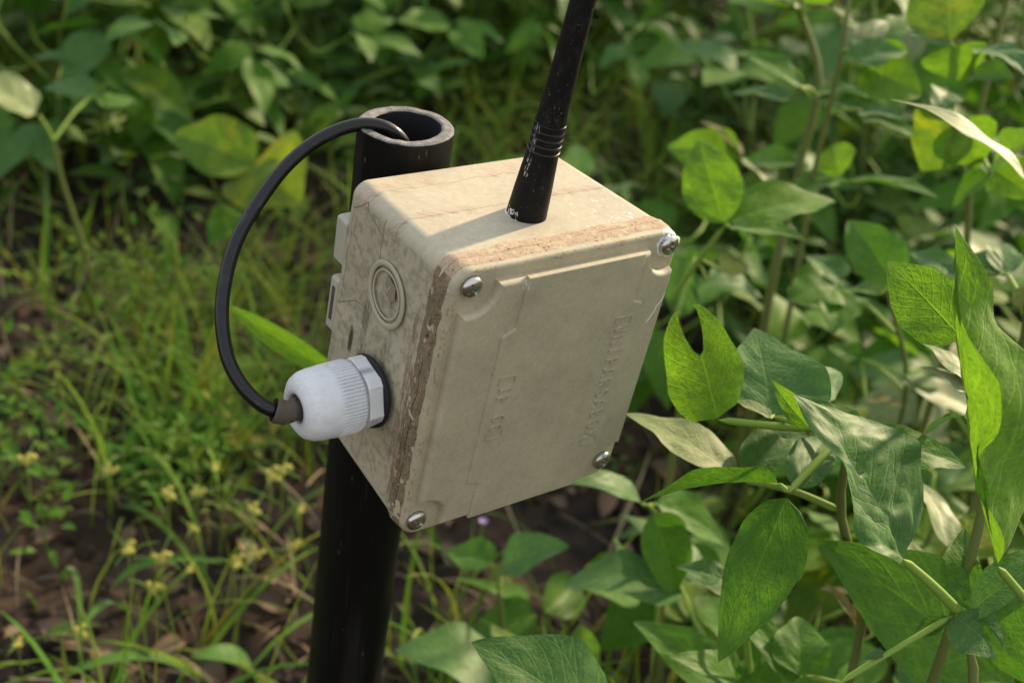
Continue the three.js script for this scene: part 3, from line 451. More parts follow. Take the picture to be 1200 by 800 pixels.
handPlant('near bean plant with a broad crinkled leaf and a half-eaten leaf, lower right', [[1142, 812, 0.49], [1129, 722, 0.49]], [
  { node: [1058, 655, 0.475], from: [1129, 722, 0.49], sag: 0.02, r: 0.0021, leaves: [[1058, 653, 0.475, 930, 462, 0.475, 210, 0.30, 0.70, 0.65, 'blue', { foldL: 0.35, foldR: 0.04, wl: 0.85, wr: 1.15, a: 0.60, arch: 0.07, wav: 0.07, crinkle: 0.022, nu: 20, nv: 36 }, 'broad crinkled leaf, half in sun and half in shade']] },
  { node: [1129, 722, 0.49], leaves: [
    [1119, 722, 0.485, 1172, 768, 0.475, 78, 0.1, 0.5, 0.85, 'blue', { bite: notch(-0.35, 0.32, 0.55), fold: 0.08, a: 0.8, b: 0.6, wl: 0.9 }, 'half-eaten leaf with bitten edges'],
    [1113, 724, 0.486, 1070, 748, 0.49, 26, -0.2, 0.6, 0.75, 'green', { bite: notch(0.3, 0.4, 0.5), a: 0.8 }],
    [1140, 716, 0.495, 1131, 618, 0.515, 66, -0.3, 0.2, 0.93, 'dark', { fold: 0.35, wl: 1.1, wr: 0.5, crinkle: 0.014, wav: 0.08 }],
    [1138, 718, 0.49, 1238, 664, 0.47, 64, 0.05, 0.75, 0.65, 'blue', { fold: 0.18, arch: 0.1 }],
    [1142, 720, 0.50, 1225, 640, 0.52, 60, 0.0, 0.5, 0.85, 'green', {}]] },
  { node: [985, 800, 0.475], from: [1116, 722, 0.487], sag: 0.01, r: 0.0013, leaves: [[1040, 764, 0.48, 1012, 772, 0.478, 12, 0, 0.5, 0.8, 'blue', { a: 0.9 }]] },
], 'near bean plants');

handPlant('bean plant right of the box with a hanging leaf and a notched backlit leaf', [[1010, 720, 0.60], [985, 590, 0.55], [1000, 500, 0.53]], [
  { node: [924, 577, 0.508], from: [1000, 500, 0.53], sag: 0.03, r: 0.0018, leaves: [
    [922, 583, 0.508, 842, 776, 0.500, 94, -0.16, 0.20, 0.96, 'green', { fold: 0.12, a: 0.70, b: 0.85, arch: 0.05, wr: 0.85, wl: 1.1 }, 'leaf hanging straight down with yellow veins'],
    [912, 566, 0.510, 748, 590, 0.50, 92, 0.05, 0.93, -0.30, 'green', { fold: 0.30, arch: 0.06, a: 0.75 }, 'leaf held level and seen from below'],
    [930, 572, 0.515, 968, 515, 0.56, 56, 0.1, 0.6, 0.8, 'blue', { arch: 0.1 }]] },
  { node: [842, 492, 0.525], from: [1000, 500, 0.53], sag: -0.03, r: 0.0019, leaves: [
    [841, 490, 0.525, 802, 356, 0.545, 96, -0.50, 0.28, 0.82, 'fresh', { fold: 0.12, a: 0.80, b: 0.42, bite: notch(0.02, 0.42, 0.46, 1.0), wl: 1.1, arch: -0.03, curl: 0.1 }, 'bright backlit leaf with a deep notch eaten into its end']] },
  { node: [906, 488, 0.545], leaves: [
    [905, 488, 0.545, 884, 384, 0.585, 128, 0.0, 0.55, 0.84, 'blue', { fold: 0.10, a: 0.52, b: 0.9, wr: 1.2, wl: 0.85, arch: 0.05 }],
    [912, 484, 0.55, 985, 436, 0.60, 70, 0.0, 0.6, 0.8, 'blue', { fold: 0.1 }],
    [903, 490, 0.54, 852, 470, 0.55, 30, 0.2, 0.9, 0.4, 'pale', {}],
    [948, 512, 0.53, 884, 494, 0.55, 46, 0.0, 0.7, 0.7, 'blue', {}],
    [948, 500, 0.495, 905, 446, 0.50, 44, -0.6, 0.3, 0.75, 'fresh', { fold: 0.5, wl: 0.6, arch: 0.12 }]] },
  { node: [868, 562, 0.56], leaves: [
    [862, 562, 0.56, 733, 484, 0.585, 84, 0.30, 0.80, 0.52, 'pale', { fold: 0.12, arch: 0.07, wav: 0.04, a: 0.72 }, 'pale leaf with full sun on its upper face'],
    [872, 556, 0.56, 945, 498, 0.60, 60, 0.1, 0.7, 0.7, 'blue', {}]] },
  { node: [1008, 524, 0.545], leaves: [
    [1004, 522, 0.545, 1132, 548, 0.555, 62, -0.1, 0.60, 0.80, 'green', { fold: 0.15, arch: 0.10, a: 0.7 }],
    [1000, 520, 0.55, 960, 470, 0.58, 50, 0.1, 0.5, 0.8, 'green', {}]] },
], 'near bean plants');

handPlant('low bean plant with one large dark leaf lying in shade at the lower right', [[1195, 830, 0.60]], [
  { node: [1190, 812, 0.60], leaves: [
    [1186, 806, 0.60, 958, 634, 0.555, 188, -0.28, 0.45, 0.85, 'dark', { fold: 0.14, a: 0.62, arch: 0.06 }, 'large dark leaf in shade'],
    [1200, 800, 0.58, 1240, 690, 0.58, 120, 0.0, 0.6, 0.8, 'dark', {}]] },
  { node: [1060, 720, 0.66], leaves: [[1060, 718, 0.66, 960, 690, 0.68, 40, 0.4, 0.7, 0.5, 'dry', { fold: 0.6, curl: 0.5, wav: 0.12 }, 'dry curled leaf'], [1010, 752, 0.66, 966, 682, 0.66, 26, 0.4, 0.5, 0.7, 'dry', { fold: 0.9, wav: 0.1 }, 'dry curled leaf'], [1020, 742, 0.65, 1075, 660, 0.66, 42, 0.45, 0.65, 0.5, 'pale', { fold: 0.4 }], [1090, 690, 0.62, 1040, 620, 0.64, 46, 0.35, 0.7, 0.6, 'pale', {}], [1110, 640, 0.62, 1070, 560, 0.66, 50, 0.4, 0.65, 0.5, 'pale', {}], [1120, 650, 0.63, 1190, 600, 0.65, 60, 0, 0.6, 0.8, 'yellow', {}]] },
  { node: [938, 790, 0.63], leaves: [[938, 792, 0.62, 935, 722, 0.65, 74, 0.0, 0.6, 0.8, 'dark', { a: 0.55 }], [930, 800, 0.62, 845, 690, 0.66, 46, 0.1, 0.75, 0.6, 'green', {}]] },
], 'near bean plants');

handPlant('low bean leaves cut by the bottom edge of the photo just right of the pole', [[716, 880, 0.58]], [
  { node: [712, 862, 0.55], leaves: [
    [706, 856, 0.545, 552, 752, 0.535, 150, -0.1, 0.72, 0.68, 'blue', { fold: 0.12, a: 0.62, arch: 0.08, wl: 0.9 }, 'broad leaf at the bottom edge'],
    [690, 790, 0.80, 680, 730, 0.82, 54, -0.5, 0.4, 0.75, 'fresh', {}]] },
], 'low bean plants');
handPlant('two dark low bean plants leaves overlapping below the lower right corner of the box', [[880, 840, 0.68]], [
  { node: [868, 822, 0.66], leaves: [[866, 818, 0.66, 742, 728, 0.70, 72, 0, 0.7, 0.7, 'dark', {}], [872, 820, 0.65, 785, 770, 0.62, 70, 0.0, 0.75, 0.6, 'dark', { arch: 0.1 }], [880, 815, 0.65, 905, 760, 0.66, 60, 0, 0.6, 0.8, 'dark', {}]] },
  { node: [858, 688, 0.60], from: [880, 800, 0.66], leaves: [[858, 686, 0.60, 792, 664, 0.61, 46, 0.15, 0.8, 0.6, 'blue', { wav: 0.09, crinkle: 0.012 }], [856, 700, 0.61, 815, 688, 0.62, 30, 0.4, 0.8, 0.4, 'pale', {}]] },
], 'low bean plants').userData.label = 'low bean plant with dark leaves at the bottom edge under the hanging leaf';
handPlant('small low bean plant under the box with paired bluish leaves, one with a cream tip', [[592, 760, 0.92], [584, 690, 0.89]], [
  { node: [583, 668, 0.88], leaves: [[587, 664, 0.88, 668, 640, 0.86, 66, 0.0, 0.7, 0.7, 'blue', { a: 0.66 }], [578, 662, 0.88, 522, 646, 0.90, 56, 0.0, 0.75, 0.65, 'dark', {}], [582, 660, 0.88, 590, 688, 0.86, 40, 0.5, 0.7, 0.5, 'yellow', { a: 0.8 }]] },
], 'low bean plants');
handPlant('low bean plant with a pale bluish leaf just below the lower right box corner', [[775, 700, 0.82], [770, 610, 0.76]], [
  { node: [760, 592, 0.74], leaves: [[752, 590, 0.73, 664, 566, 0.70, 54, 0.05, 0.78, 0.62, 'blue', { arch: 0.1 }], [765, 600, 0.75, 790, 700, 0.78, 70, 0.0, 0.6, 0.8, 'dark', {}], [770, 590, 0.76, 850, 640, 0.80, 60, 0, 0.6, 0.8, 'dark', {}]] },
], 'low bean plants');

// behind the box, to the right
handPlant('bean plant by the upper right box corner with bright leaves on a slanting stalk', [[800, 420, 0.86], [786, 352, 0.82]], [
  { node: [850, 264, 0.77], sag: 0.02, r: 0.0020, leaves: [
    [848, 262, 0.77, 818, 164, 0.79, 76, -0.30, 0.55, 0.78, 'fresh', { a: 0.75, wav: 0.08, fold: 0.1, crinkle: 0.012 }, 'bright leaf with a ragged sunlit edge'],
    [856, 260, 0.77, 980, 236, 0.80, 84, -0.1, 0.70, 0.70, 'fresh', { a: 0.62, arch: 0.07 }],
    [856, 266, 0.765, 946, 282, 0.75, 48, -0.1, 0.85, 0.5, 'fresh', { arch: 0.06 }]] },
  { node: [815, 300, 0.86], leaves: [[812, 305, 0.86, 792, 372, 0.90, 76, 0, 0.6, 0.8, 'blue', {}], [830, 330, 0.86, 895, 352, 0.88, 60, 0.1, 0.75, 0.6, 'blue', { arch: 0.1 }], [850, 320, 0.86, 862, 300, 0.84, 40, 0.4, 0.7, 0.5, 'pale', {}]] },
], 'bean plants behind the box');
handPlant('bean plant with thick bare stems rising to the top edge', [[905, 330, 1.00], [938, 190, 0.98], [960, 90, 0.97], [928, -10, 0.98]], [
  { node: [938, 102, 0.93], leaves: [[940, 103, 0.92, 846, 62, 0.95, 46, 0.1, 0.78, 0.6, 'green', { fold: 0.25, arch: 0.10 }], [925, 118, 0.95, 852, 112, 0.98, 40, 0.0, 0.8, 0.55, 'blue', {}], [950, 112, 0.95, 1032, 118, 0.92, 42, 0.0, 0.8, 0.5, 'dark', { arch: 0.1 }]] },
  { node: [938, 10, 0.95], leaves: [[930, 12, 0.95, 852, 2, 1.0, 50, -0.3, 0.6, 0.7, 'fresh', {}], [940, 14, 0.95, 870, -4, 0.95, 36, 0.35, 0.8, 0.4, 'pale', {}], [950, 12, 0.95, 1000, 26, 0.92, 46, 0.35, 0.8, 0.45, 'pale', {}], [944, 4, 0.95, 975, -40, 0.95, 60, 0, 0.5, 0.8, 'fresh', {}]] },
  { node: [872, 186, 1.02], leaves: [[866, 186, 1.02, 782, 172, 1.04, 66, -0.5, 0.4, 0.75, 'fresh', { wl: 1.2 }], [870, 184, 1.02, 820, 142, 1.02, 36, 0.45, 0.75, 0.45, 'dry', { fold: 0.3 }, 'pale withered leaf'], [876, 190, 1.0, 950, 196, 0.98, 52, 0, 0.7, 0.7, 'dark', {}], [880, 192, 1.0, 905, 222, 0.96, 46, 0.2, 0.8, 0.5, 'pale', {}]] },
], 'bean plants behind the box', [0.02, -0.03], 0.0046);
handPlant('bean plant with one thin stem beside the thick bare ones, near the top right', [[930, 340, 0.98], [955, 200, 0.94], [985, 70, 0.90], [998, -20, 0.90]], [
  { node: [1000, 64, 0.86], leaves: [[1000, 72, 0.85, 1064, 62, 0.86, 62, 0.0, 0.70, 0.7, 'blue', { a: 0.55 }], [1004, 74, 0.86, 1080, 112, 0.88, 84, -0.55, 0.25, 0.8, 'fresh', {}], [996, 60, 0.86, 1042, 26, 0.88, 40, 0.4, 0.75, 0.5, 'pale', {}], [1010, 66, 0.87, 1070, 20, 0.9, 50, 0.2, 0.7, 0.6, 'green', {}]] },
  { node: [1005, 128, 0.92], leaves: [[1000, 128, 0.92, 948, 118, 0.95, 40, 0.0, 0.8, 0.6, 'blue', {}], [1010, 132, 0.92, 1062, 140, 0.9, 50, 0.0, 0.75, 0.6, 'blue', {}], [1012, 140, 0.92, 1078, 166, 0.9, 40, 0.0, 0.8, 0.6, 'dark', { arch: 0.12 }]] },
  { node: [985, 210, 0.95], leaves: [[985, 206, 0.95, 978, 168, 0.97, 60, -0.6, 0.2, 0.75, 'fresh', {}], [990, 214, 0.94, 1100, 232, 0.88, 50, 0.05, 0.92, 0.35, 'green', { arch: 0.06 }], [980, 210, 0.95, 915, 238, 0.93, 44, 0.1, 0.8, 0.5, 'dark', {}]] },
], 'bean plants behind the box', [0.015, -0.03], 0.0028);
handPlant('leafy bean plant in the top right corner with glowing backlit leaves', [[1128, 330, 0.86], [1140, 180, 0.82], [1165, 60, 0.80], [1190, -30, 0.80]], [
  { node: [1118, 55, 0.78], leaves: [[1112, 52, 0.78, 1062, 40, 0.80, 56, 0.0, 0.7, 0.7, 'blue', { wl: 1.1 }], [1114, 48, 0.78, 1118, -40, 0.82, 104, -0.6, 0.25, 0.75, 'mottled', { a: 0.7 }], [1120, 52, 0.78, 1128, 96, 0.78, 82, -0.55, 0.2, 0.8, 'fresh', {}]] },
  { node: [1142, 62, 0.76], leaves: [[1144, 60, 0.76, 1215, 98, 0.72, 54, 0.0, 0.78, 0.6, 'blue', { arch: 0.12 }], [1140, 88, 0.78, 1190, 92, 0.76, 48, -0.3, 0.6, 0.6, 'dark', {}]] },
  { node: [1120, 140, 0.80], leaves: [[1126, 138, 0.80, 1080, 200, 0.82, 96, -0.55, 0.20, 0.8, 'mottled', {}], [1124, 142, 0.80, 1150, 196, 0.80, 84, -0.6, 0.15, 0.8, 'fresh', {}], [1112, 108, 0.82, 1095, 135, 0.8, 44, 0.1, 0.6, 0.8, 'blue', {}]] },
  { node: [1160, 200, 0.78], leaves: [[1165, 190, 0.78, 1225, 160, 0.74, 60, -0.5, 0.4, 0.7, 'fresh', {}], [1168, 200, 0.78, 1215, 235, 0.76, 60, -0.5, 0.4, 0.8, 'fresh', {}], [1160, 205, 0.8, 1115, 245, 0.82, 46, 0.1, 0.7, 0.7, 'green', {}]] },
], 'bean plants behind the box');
handPlant('bean plant in front of the top right one, with a long white-gleaming leaf', [[1195, 420, 0.70], [1212, 250, 0.62]], [
  { node: [1204, 212, 0.60], leaves: [[1202, 210, 0.60, 1042, 116, 0.61, 62, 0.24, 0.86, 0.44, 'pale', { fold: 0.10, arch: 0.09, a: 0.66 }, 'long leaf gleaming white in the sun']] },
  { node: [1180, 320, 0.70], leaves: [[1172, 322, 0.70, 1118, 298, 0.73, 40, 0, 0.6, 0.8, 'blue', { wav: 0.1 }], [1176, 320, 0.70, 1168, 284, 0.74, 46, 0, 0.55, 0.85, 'blue', {}], [1120, 322, 0.72, 1062, 296, 0.75, 44, 0, 0.65, 0.75, 'blue', { wav: 0.1 }]] },
  { node: [1200, 360, 0.68], leaves: [[1196, 362, 0.68, 1240, 330, 0.66, 50, 0.3, 0.8, 0.5, 'pale', {}]] },
], 'bean plants behind the box');
handPlant('bean plant with dark shaded leaves behind the bright near leaf', [[1050, 520, 0.94], [1062, 430, 0.88], [1040, 345, 0.84]], [
  { node: [1040, 338, 0.82], leaves: [[1048, 334, 0.82, 994, 258, 0.85, 74, -0.2, 0.6, 0.8, 'green', { a: 0.7 }], [1030, 345, 0.82, 985, 345, 0.86, 50, 0, 0.7, 0.7, 'dark', {}]] },
  { node: [985, 340, 0.90], leaves: [[982, 338, 0.90, 922, 352, 0.88, 78, 0, 0.6, 0.8, 'dark', { a: 0.6 }], [988, 345, 0.9, 975, 392, 0.86, 66, 0.0, 0.6, 0.8, 'dark', {}], [985, 330, 0.9, 945, 300, 0.93, 50, 0.1, 0.7, 0.7, 'blue', {}]] },
  { node: [1010, 420, 0.92], leaves: [[1005, 420, 0.92, 970, 405, 0.94, 36, 0, 0.7, 0.7, 'dark', {}], [1015, 470, 0.9, 1060, 478, 0.88, 30, 0.1, 0.9, 0.4, 'dry', {}, 'dead brown leaf'], [1060, 440, 0.88, 1110, 460, 0.9, 44, 0, 0.7, 0.7, 'dark', {}]] },
], 'bean plants behind the box', [0.01, -0.02], 0.0026);

// left of the pole, far enough to blur
handPlant('low plant with one broad lobed yellow-green leaf behind the cable loop', [[300, 300, 1.32], [292, 240, 1.27]], [
  { node: [290, 205, 1.25], leaves: [[300, 190, 1.25, 352, 238, 1.22, 124, -0.35, 0.45, 0.8, 'yellow', { a: 0.55, b: 0.6, arch: 0.04 }, 'broad yellow-green lobe'], [298, 194, 1.25, 204, 158, 1.26, 88, -0.30, 0.5, 0.8, 'mottled', { a: 0.7, b: 0.6 }, 'broad yellow-green lobe with a pale rim'], [296, 200, 1.25, 306, 244, 1.22, 80, -0.35, 0.45, 0.8, 'mottled', { a: 0.6, b: 0.6 }], [285, 250, 1.28, 245, 290, 1.26, 60, 0, 0.6, 0.8, 'dark', {}]] },
], 'low bean plants');
handPlant('plant at the left edge with one pale sunlit leaf bent down on its stalk', [[72, 210, 1.22], [62, 165, 1.20]], [
  { node: [44, 134, 1.18], r: 0.0022, leaves: [[40, 134, 1.18, -40, 84, 1.16, 70, 0.2, 0.75, 0.62, 'pale', { a: 0.55, b: 0.6, arch: 0.05 }, 'pale sunlit leaf'], ] },
  { node: [110, 110, 1.25], leaves: [[110, 112, 1.25, 50, 104, 1.27, 46, 0, 0.75, 0.65, 'blue', {}], [120, 125, 1.24, 160, 120, 1.27, 36, 0.3, 0.8, 0.5, 'green', {}]] },
], 'low bean plants');

// ------------------------------------------------------------------ bean plants at the back, each grown from its own seed
const lib = []; for (let k = 0; k < 9; k++) lib.push(leafGeo({ L: 0.085 + 0.004 * (k % 4), W: 0.050 + 0.006 * (k % 3), fold: rr(0.05, 0.35), arch: rr(0.02, 0.14), a: rr(0.55, 0.7), wav: rr(0.02, 0.07), wl: rr(0.85, 1.15), sd: 40 + k, nu: 8, nv: 12 }));
const petGeo = taperTube([V(0, 0, 0), V(0, 0.5, 0.06), V(0, 1, 0)], 0.0018, 0.0012, 6, 5);
const span = (m, p, q) => { m.position.copy(p); const d = q.clone().sub(p), l = d.length(); m.quaternion.setFromUnitVectors(V(0, 1, 0), d.normalize()); m.scale.set(1, l, 1); };
function seededPlant(label, foot, h, sd, nNode, mats, group, spread = 0.12, size = 1) {
  seed = sd * 7919 + 13; foot.y = soilHeight(foot.x, foot.z) - 0.01;
  const pl = thing('bean_plant', label, 'bean plant', foot, group), lx = rr(-0.06, 0.06), lz = rr(-0.06, 0.06);
  const line = [V(0, 0, 0), V(lx * 0.3, h * 0.4, lz * 0.2), V(lx * 0.8, h * 0.75, lz * 0.9), V(lx, h, lz)];
  mesh('stem', taperTube(line, 0.0034, 0.0016, 14, 6), stemMat, pl); const c = new THREE.CatmullRomCurve3(line);
  let az = rr(0, 6);
  for (let k = 0; k < nNode; k++) {
    const t = 0.25 + 0.75 * (k + 0.5) / nNode, p = c.getPoint(t); az += 2.4 + rr(-0.5, 0.5);
    const r = spread * rr(0.7, 1.3) * (1.15 - 0.5 * t), q = p.clone().add(V(Math.cos(az) * r, r * rr(0.15, 0.75), Math.sin(az) * r));
    span(mesh('petiole', petGeo, stalkMat, pl), p, q);
    const droop = rr(-0.75, 0.1);
    for (const [da, sc] of [[0, 1], [1.25, 0.86], [-1.25, 0.86]]) {
      const a2 = az + da + rr(-0.25, 0.25), d = V(Math.cos(a2), droop + rr(-0.3, 0.3), Math.sin(a2)).normalize(), n = V(rr(-0.5, 0.5) + 0.25, 1, rr(-0.5, 0.5) - 0.1).normalize();
      const m = mesh('leaf', pick(lib), LM[pick(mats)], pl), b = q.clone().addScaledVector(d, da ? 0.004 : 0.016), s = sc * size * rr(0.75, 1.15);
      placeLeaf(m, b, b.clone().add(d), n); m.scale.setScalar(s);
    }
  }
  return pl;
}
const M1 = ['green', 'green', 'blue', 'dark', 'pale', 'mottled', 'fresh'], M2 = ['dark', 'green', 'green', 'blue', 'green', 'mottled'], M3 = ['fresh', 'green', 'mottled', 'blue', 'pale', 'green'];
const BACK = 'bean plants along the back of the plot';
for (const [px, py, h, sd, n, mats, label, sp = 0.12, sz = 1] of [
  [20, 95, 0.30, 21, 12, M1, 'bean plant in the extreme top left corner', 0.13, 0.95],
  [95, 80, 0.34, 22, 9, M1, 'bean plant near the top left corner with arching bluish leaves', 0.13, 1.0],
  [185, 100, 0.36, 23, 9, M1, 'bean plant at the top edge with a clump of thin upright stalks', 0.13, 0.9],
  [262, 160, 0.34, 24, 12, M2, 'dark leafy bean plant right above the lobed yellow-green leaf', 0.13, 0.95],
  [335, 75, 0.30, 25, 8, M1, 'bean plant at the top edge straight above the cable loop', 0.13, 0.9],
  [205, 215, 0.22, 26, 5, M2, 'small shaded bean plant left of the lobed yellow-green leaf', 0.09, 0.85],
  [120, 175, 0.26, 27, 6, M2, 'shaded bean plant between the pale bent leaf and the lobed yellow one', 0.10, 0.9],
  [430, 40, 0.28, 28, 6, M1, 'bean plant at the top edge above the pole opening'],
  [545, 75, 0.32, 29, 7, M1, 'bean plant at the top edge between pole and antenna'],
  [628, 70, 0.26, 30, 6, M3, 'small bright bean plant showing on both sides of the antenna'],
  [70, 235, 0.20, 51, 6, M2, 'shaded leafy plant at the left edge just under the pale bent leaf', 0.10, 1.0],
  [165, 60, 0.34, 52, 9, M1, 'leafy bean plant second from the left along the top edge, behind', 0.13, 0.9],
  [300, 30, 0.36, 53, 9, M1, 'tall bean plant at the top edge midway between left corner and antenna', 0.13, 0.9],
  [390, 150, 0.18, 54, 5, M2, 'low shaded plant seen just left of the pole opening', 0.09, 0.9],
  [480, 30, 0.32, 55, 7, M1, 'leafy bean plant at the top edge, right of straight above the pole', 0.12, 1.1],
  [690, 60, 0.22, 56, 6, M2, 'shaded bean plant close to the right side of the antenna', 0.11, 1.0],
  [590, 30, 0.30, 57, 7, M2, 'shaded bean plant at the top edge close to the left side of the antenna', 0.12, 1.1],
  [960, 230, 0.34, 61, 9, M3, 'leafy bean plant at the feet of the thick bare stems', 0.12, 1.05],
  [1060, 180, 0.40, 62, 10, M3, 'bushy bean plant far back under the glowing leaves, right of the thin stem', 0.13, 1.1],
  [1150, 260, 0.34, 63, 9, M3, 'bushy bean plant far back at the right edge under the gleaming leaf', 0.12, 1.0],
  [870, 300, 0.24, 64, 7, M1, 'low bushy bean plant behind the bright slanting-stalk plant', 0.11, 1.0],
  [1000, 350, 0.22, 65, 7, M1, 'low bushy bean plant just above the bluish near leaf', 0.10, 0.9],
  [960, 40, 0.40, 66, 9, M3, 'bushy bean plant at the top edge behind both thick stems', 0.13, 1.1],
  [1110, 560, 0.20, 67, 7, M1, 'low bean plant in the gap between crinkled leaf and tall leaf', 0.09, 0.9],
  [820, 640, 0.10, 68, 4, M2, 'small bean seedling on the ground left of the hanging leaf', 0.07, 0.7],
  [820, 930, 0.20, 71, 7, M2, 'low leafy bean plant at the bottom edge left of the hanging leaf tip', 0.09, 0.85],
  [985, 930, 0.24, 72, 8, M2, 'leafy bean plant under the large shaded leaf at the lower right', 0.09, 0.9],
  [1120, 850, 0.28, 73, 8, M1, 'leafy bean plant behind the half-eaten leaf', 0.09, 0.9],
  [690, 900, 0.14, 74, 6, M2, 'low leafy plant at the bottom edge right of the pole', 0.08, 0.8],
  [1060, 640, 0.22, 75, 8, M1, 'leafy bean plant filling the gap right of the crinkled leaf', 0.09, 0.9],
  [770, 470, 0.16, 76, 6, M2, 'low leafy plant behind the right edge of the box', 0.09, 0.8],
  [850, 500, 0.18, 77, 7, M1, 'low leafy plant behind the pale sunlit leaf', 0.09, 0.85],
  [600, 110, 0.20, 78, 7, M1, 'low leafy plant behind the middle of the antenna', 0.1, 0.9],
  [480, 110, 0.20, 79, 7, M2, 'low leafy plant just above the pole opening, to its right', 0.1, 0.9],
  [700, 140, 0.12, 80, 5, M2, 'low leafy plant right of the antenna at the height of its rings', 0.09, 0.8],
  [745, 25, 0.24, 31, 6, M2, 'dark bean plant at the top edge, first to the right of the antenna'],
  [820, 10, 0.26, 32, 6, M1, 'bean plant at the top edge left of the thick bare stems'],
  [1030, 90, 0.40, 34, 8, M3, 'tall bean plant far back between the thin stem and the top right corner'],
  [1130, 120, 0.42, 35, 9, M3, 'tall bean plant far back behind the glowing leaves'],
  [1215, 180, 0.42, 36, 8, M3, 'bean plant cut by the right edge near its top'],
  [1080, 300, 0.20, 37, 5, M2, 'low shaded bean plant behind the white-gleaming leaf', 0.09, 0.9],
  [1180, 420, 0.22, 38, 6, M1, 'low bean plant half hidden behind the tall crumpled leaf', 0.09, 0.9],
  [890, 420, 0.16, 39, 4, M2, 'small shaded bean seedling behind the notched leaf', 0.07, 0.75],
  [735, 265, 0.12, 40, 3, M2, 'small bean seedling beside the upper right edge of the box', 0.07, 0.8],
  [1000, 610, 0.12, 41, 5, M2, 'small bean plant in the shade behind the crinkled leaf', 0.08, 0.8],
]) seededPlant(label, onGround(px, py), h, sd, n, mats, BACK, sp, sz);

// ------------------------------------------------------------------ grass, weeds, litter: uncountable
const bladeMat = (o) => phys({ color: lin(1, 1, 1), roughness: 0.9, transmission: 0.42, thickness: 0, specularIntensity: 0.3, side: THREE.DoubleSide, ...o });
function blade(L, w, bend, twist = 0, n = 7) {
  return gridGeo(2, n, (u, v) => { const a = bend * v, ww = w * Math.pow(1 - v, 0.55) * (0.55 + 0.45 * Math.min(1, v * 5)), s = (2 * u - 1) * ww / 2, r = L / Math.max(0.01, bend), tw = twist * v; return [s * Math.cos(tw), r * Math.sin(a), r * (1 - Math.cos(a)) + Math.abs(s) * 0.35 + s * Math.sin(tw), u, v]; });
}
const dummy = new THREE.Object3D();
function scatter(name, label, category, geos, count, mat, place, color) {
  geos.forEach((g, k) => {
    const n = Math.round(count / geos.length), m = new THREE.InstancedMesh(g, mat, n); let q = 0;
    for (let i = 0; i < n; i++) { const p = place(); if (!p) continue; dummy.position.copy(p.pos); dummy.rotation.set(p.rx ?? 0, p.ry ?? rnd() * 6.283, p.rz ?? 0, 'YXZ'); dummy.scale.setScalar(p.s ?? 1); dummy.updateMatrix(); m.setMatrixAt(q, dummy.matrix); m.setColorAt(q, color(p)); q++; }
    m.count = q; m.castShadow = m.receiveShadow = true; m.name = numbered(name); scene.add(m); tag(m, `${label}${['', ', shorter blades', ', arching blades', ', broad blades', ', upright blades'][k]}`, category, null, 'stuff');
  });
}
const spot = (x0 = -1.3, x1 = 1.5, z0 = -0.45, z1 = -3.4) => {   // denser near the camera's side of the plot
  const z = z0 + (z1 - z0) * Math.pow(rnd(), 1.25), k = 0.35 + 0.75 * (-z) / 1.2, x = rr(-0.45, 0.62) * k * 1.25; return (x < x0 - 1 || x > x1 + 1) ? null : V(x, soilHeight(x, z) - 0.004, z);
};
const bare = (p) => sstep(0.36, 0.56, fbm(p.x * 3.1 + 20, p.z * 3.1 + 5, 3, 800) + 0.10 * sstep(-1.2, -1.7, p.z) - 0.10 * sstep(0.05, -0.05, Math.abs(p.x + 0.28) - 0.12) * sstep(-1.0, -1.15, p.z) * sstep(-1.6, -1.3, p.z));
seed = 4242;
const grassC = () => { const t = rnd(), y = rnd(); return lin(0.095 + 0.14 * y, 0.205 + 0.13 * t, 0.016 + 0.016 * rnd()); };
scatter('grass', 'fine green grass growing through the soil', 'grass', [blade(0.11, 0.0026, 0.9), blade(0.07, 0.0022, 0.6), blade(0.15, 0.0030, 1.7), blade(0.13, 0.0058, 1.3), blade(0.17, 0.0020, 0.5)], 34000, bladeMat(), () => {
  let p = spot(); if (!p || rnd() > 0.06 + bare(p)) return null; const cl = fbm(p.x * 16, p.z * 16, 2, 820); if (rnd() > sstep(0.3, 0.62, cl)) return null;
  return { pos: p, rx: rr(-0.15, 0.5), rz: rr(-0.25, 0.25), s: rr(0.5, 1.15) * (0.7 + 0.6 * cl) };
}, grassC);
scatter('dry_grass', 'pale dry grass stalks lying on the soil', 'dry grass', [blade(0.12, 0.0026, 1.2), blade(0.09, 0.0022, 0.4)], 1000, bladeMat({ transmission: 0.2 }), () => { const p = spot(); if (!p) return null; p.y += 0.008; return { pos: p, rx: rr(0.5, 1.6), rz: rr(-0.5, 0.5), s: rr(0.5, 1.2) }; }, () => { const k = rr(0.6, 1.2); return lin(0.42 * k, 0.33 * k, 0.19 * k); });
scatter('broad_grass', 'broader arching grass blades in loose tufts', 'grass', [blade(0.17, 0.0068, 1.6), blade(0.13, 0.0055, 1.1), blade(0.20, 0.0075, 2.0)], 1300, bladeMat(), () => {
  const p = spot(); if (!p || rnd() > 0.1 + 0.8 * bare(p)) return null; const cl = fbm(p.x * 11 + 4, p.z * 11, 2, 880); if (cl < 0.5) return null;
  return { pos: p, rx: rr(-0.1, 0.6), rz: rr(-0.3, 0.3), s: rr(0.55, 1.1) };
}, () => { const y = rnd(), k = rr(0.7, 1.1); return lin((0.10 + 0.08 * y) * k, 0.25 * k, 0.025 * k); });
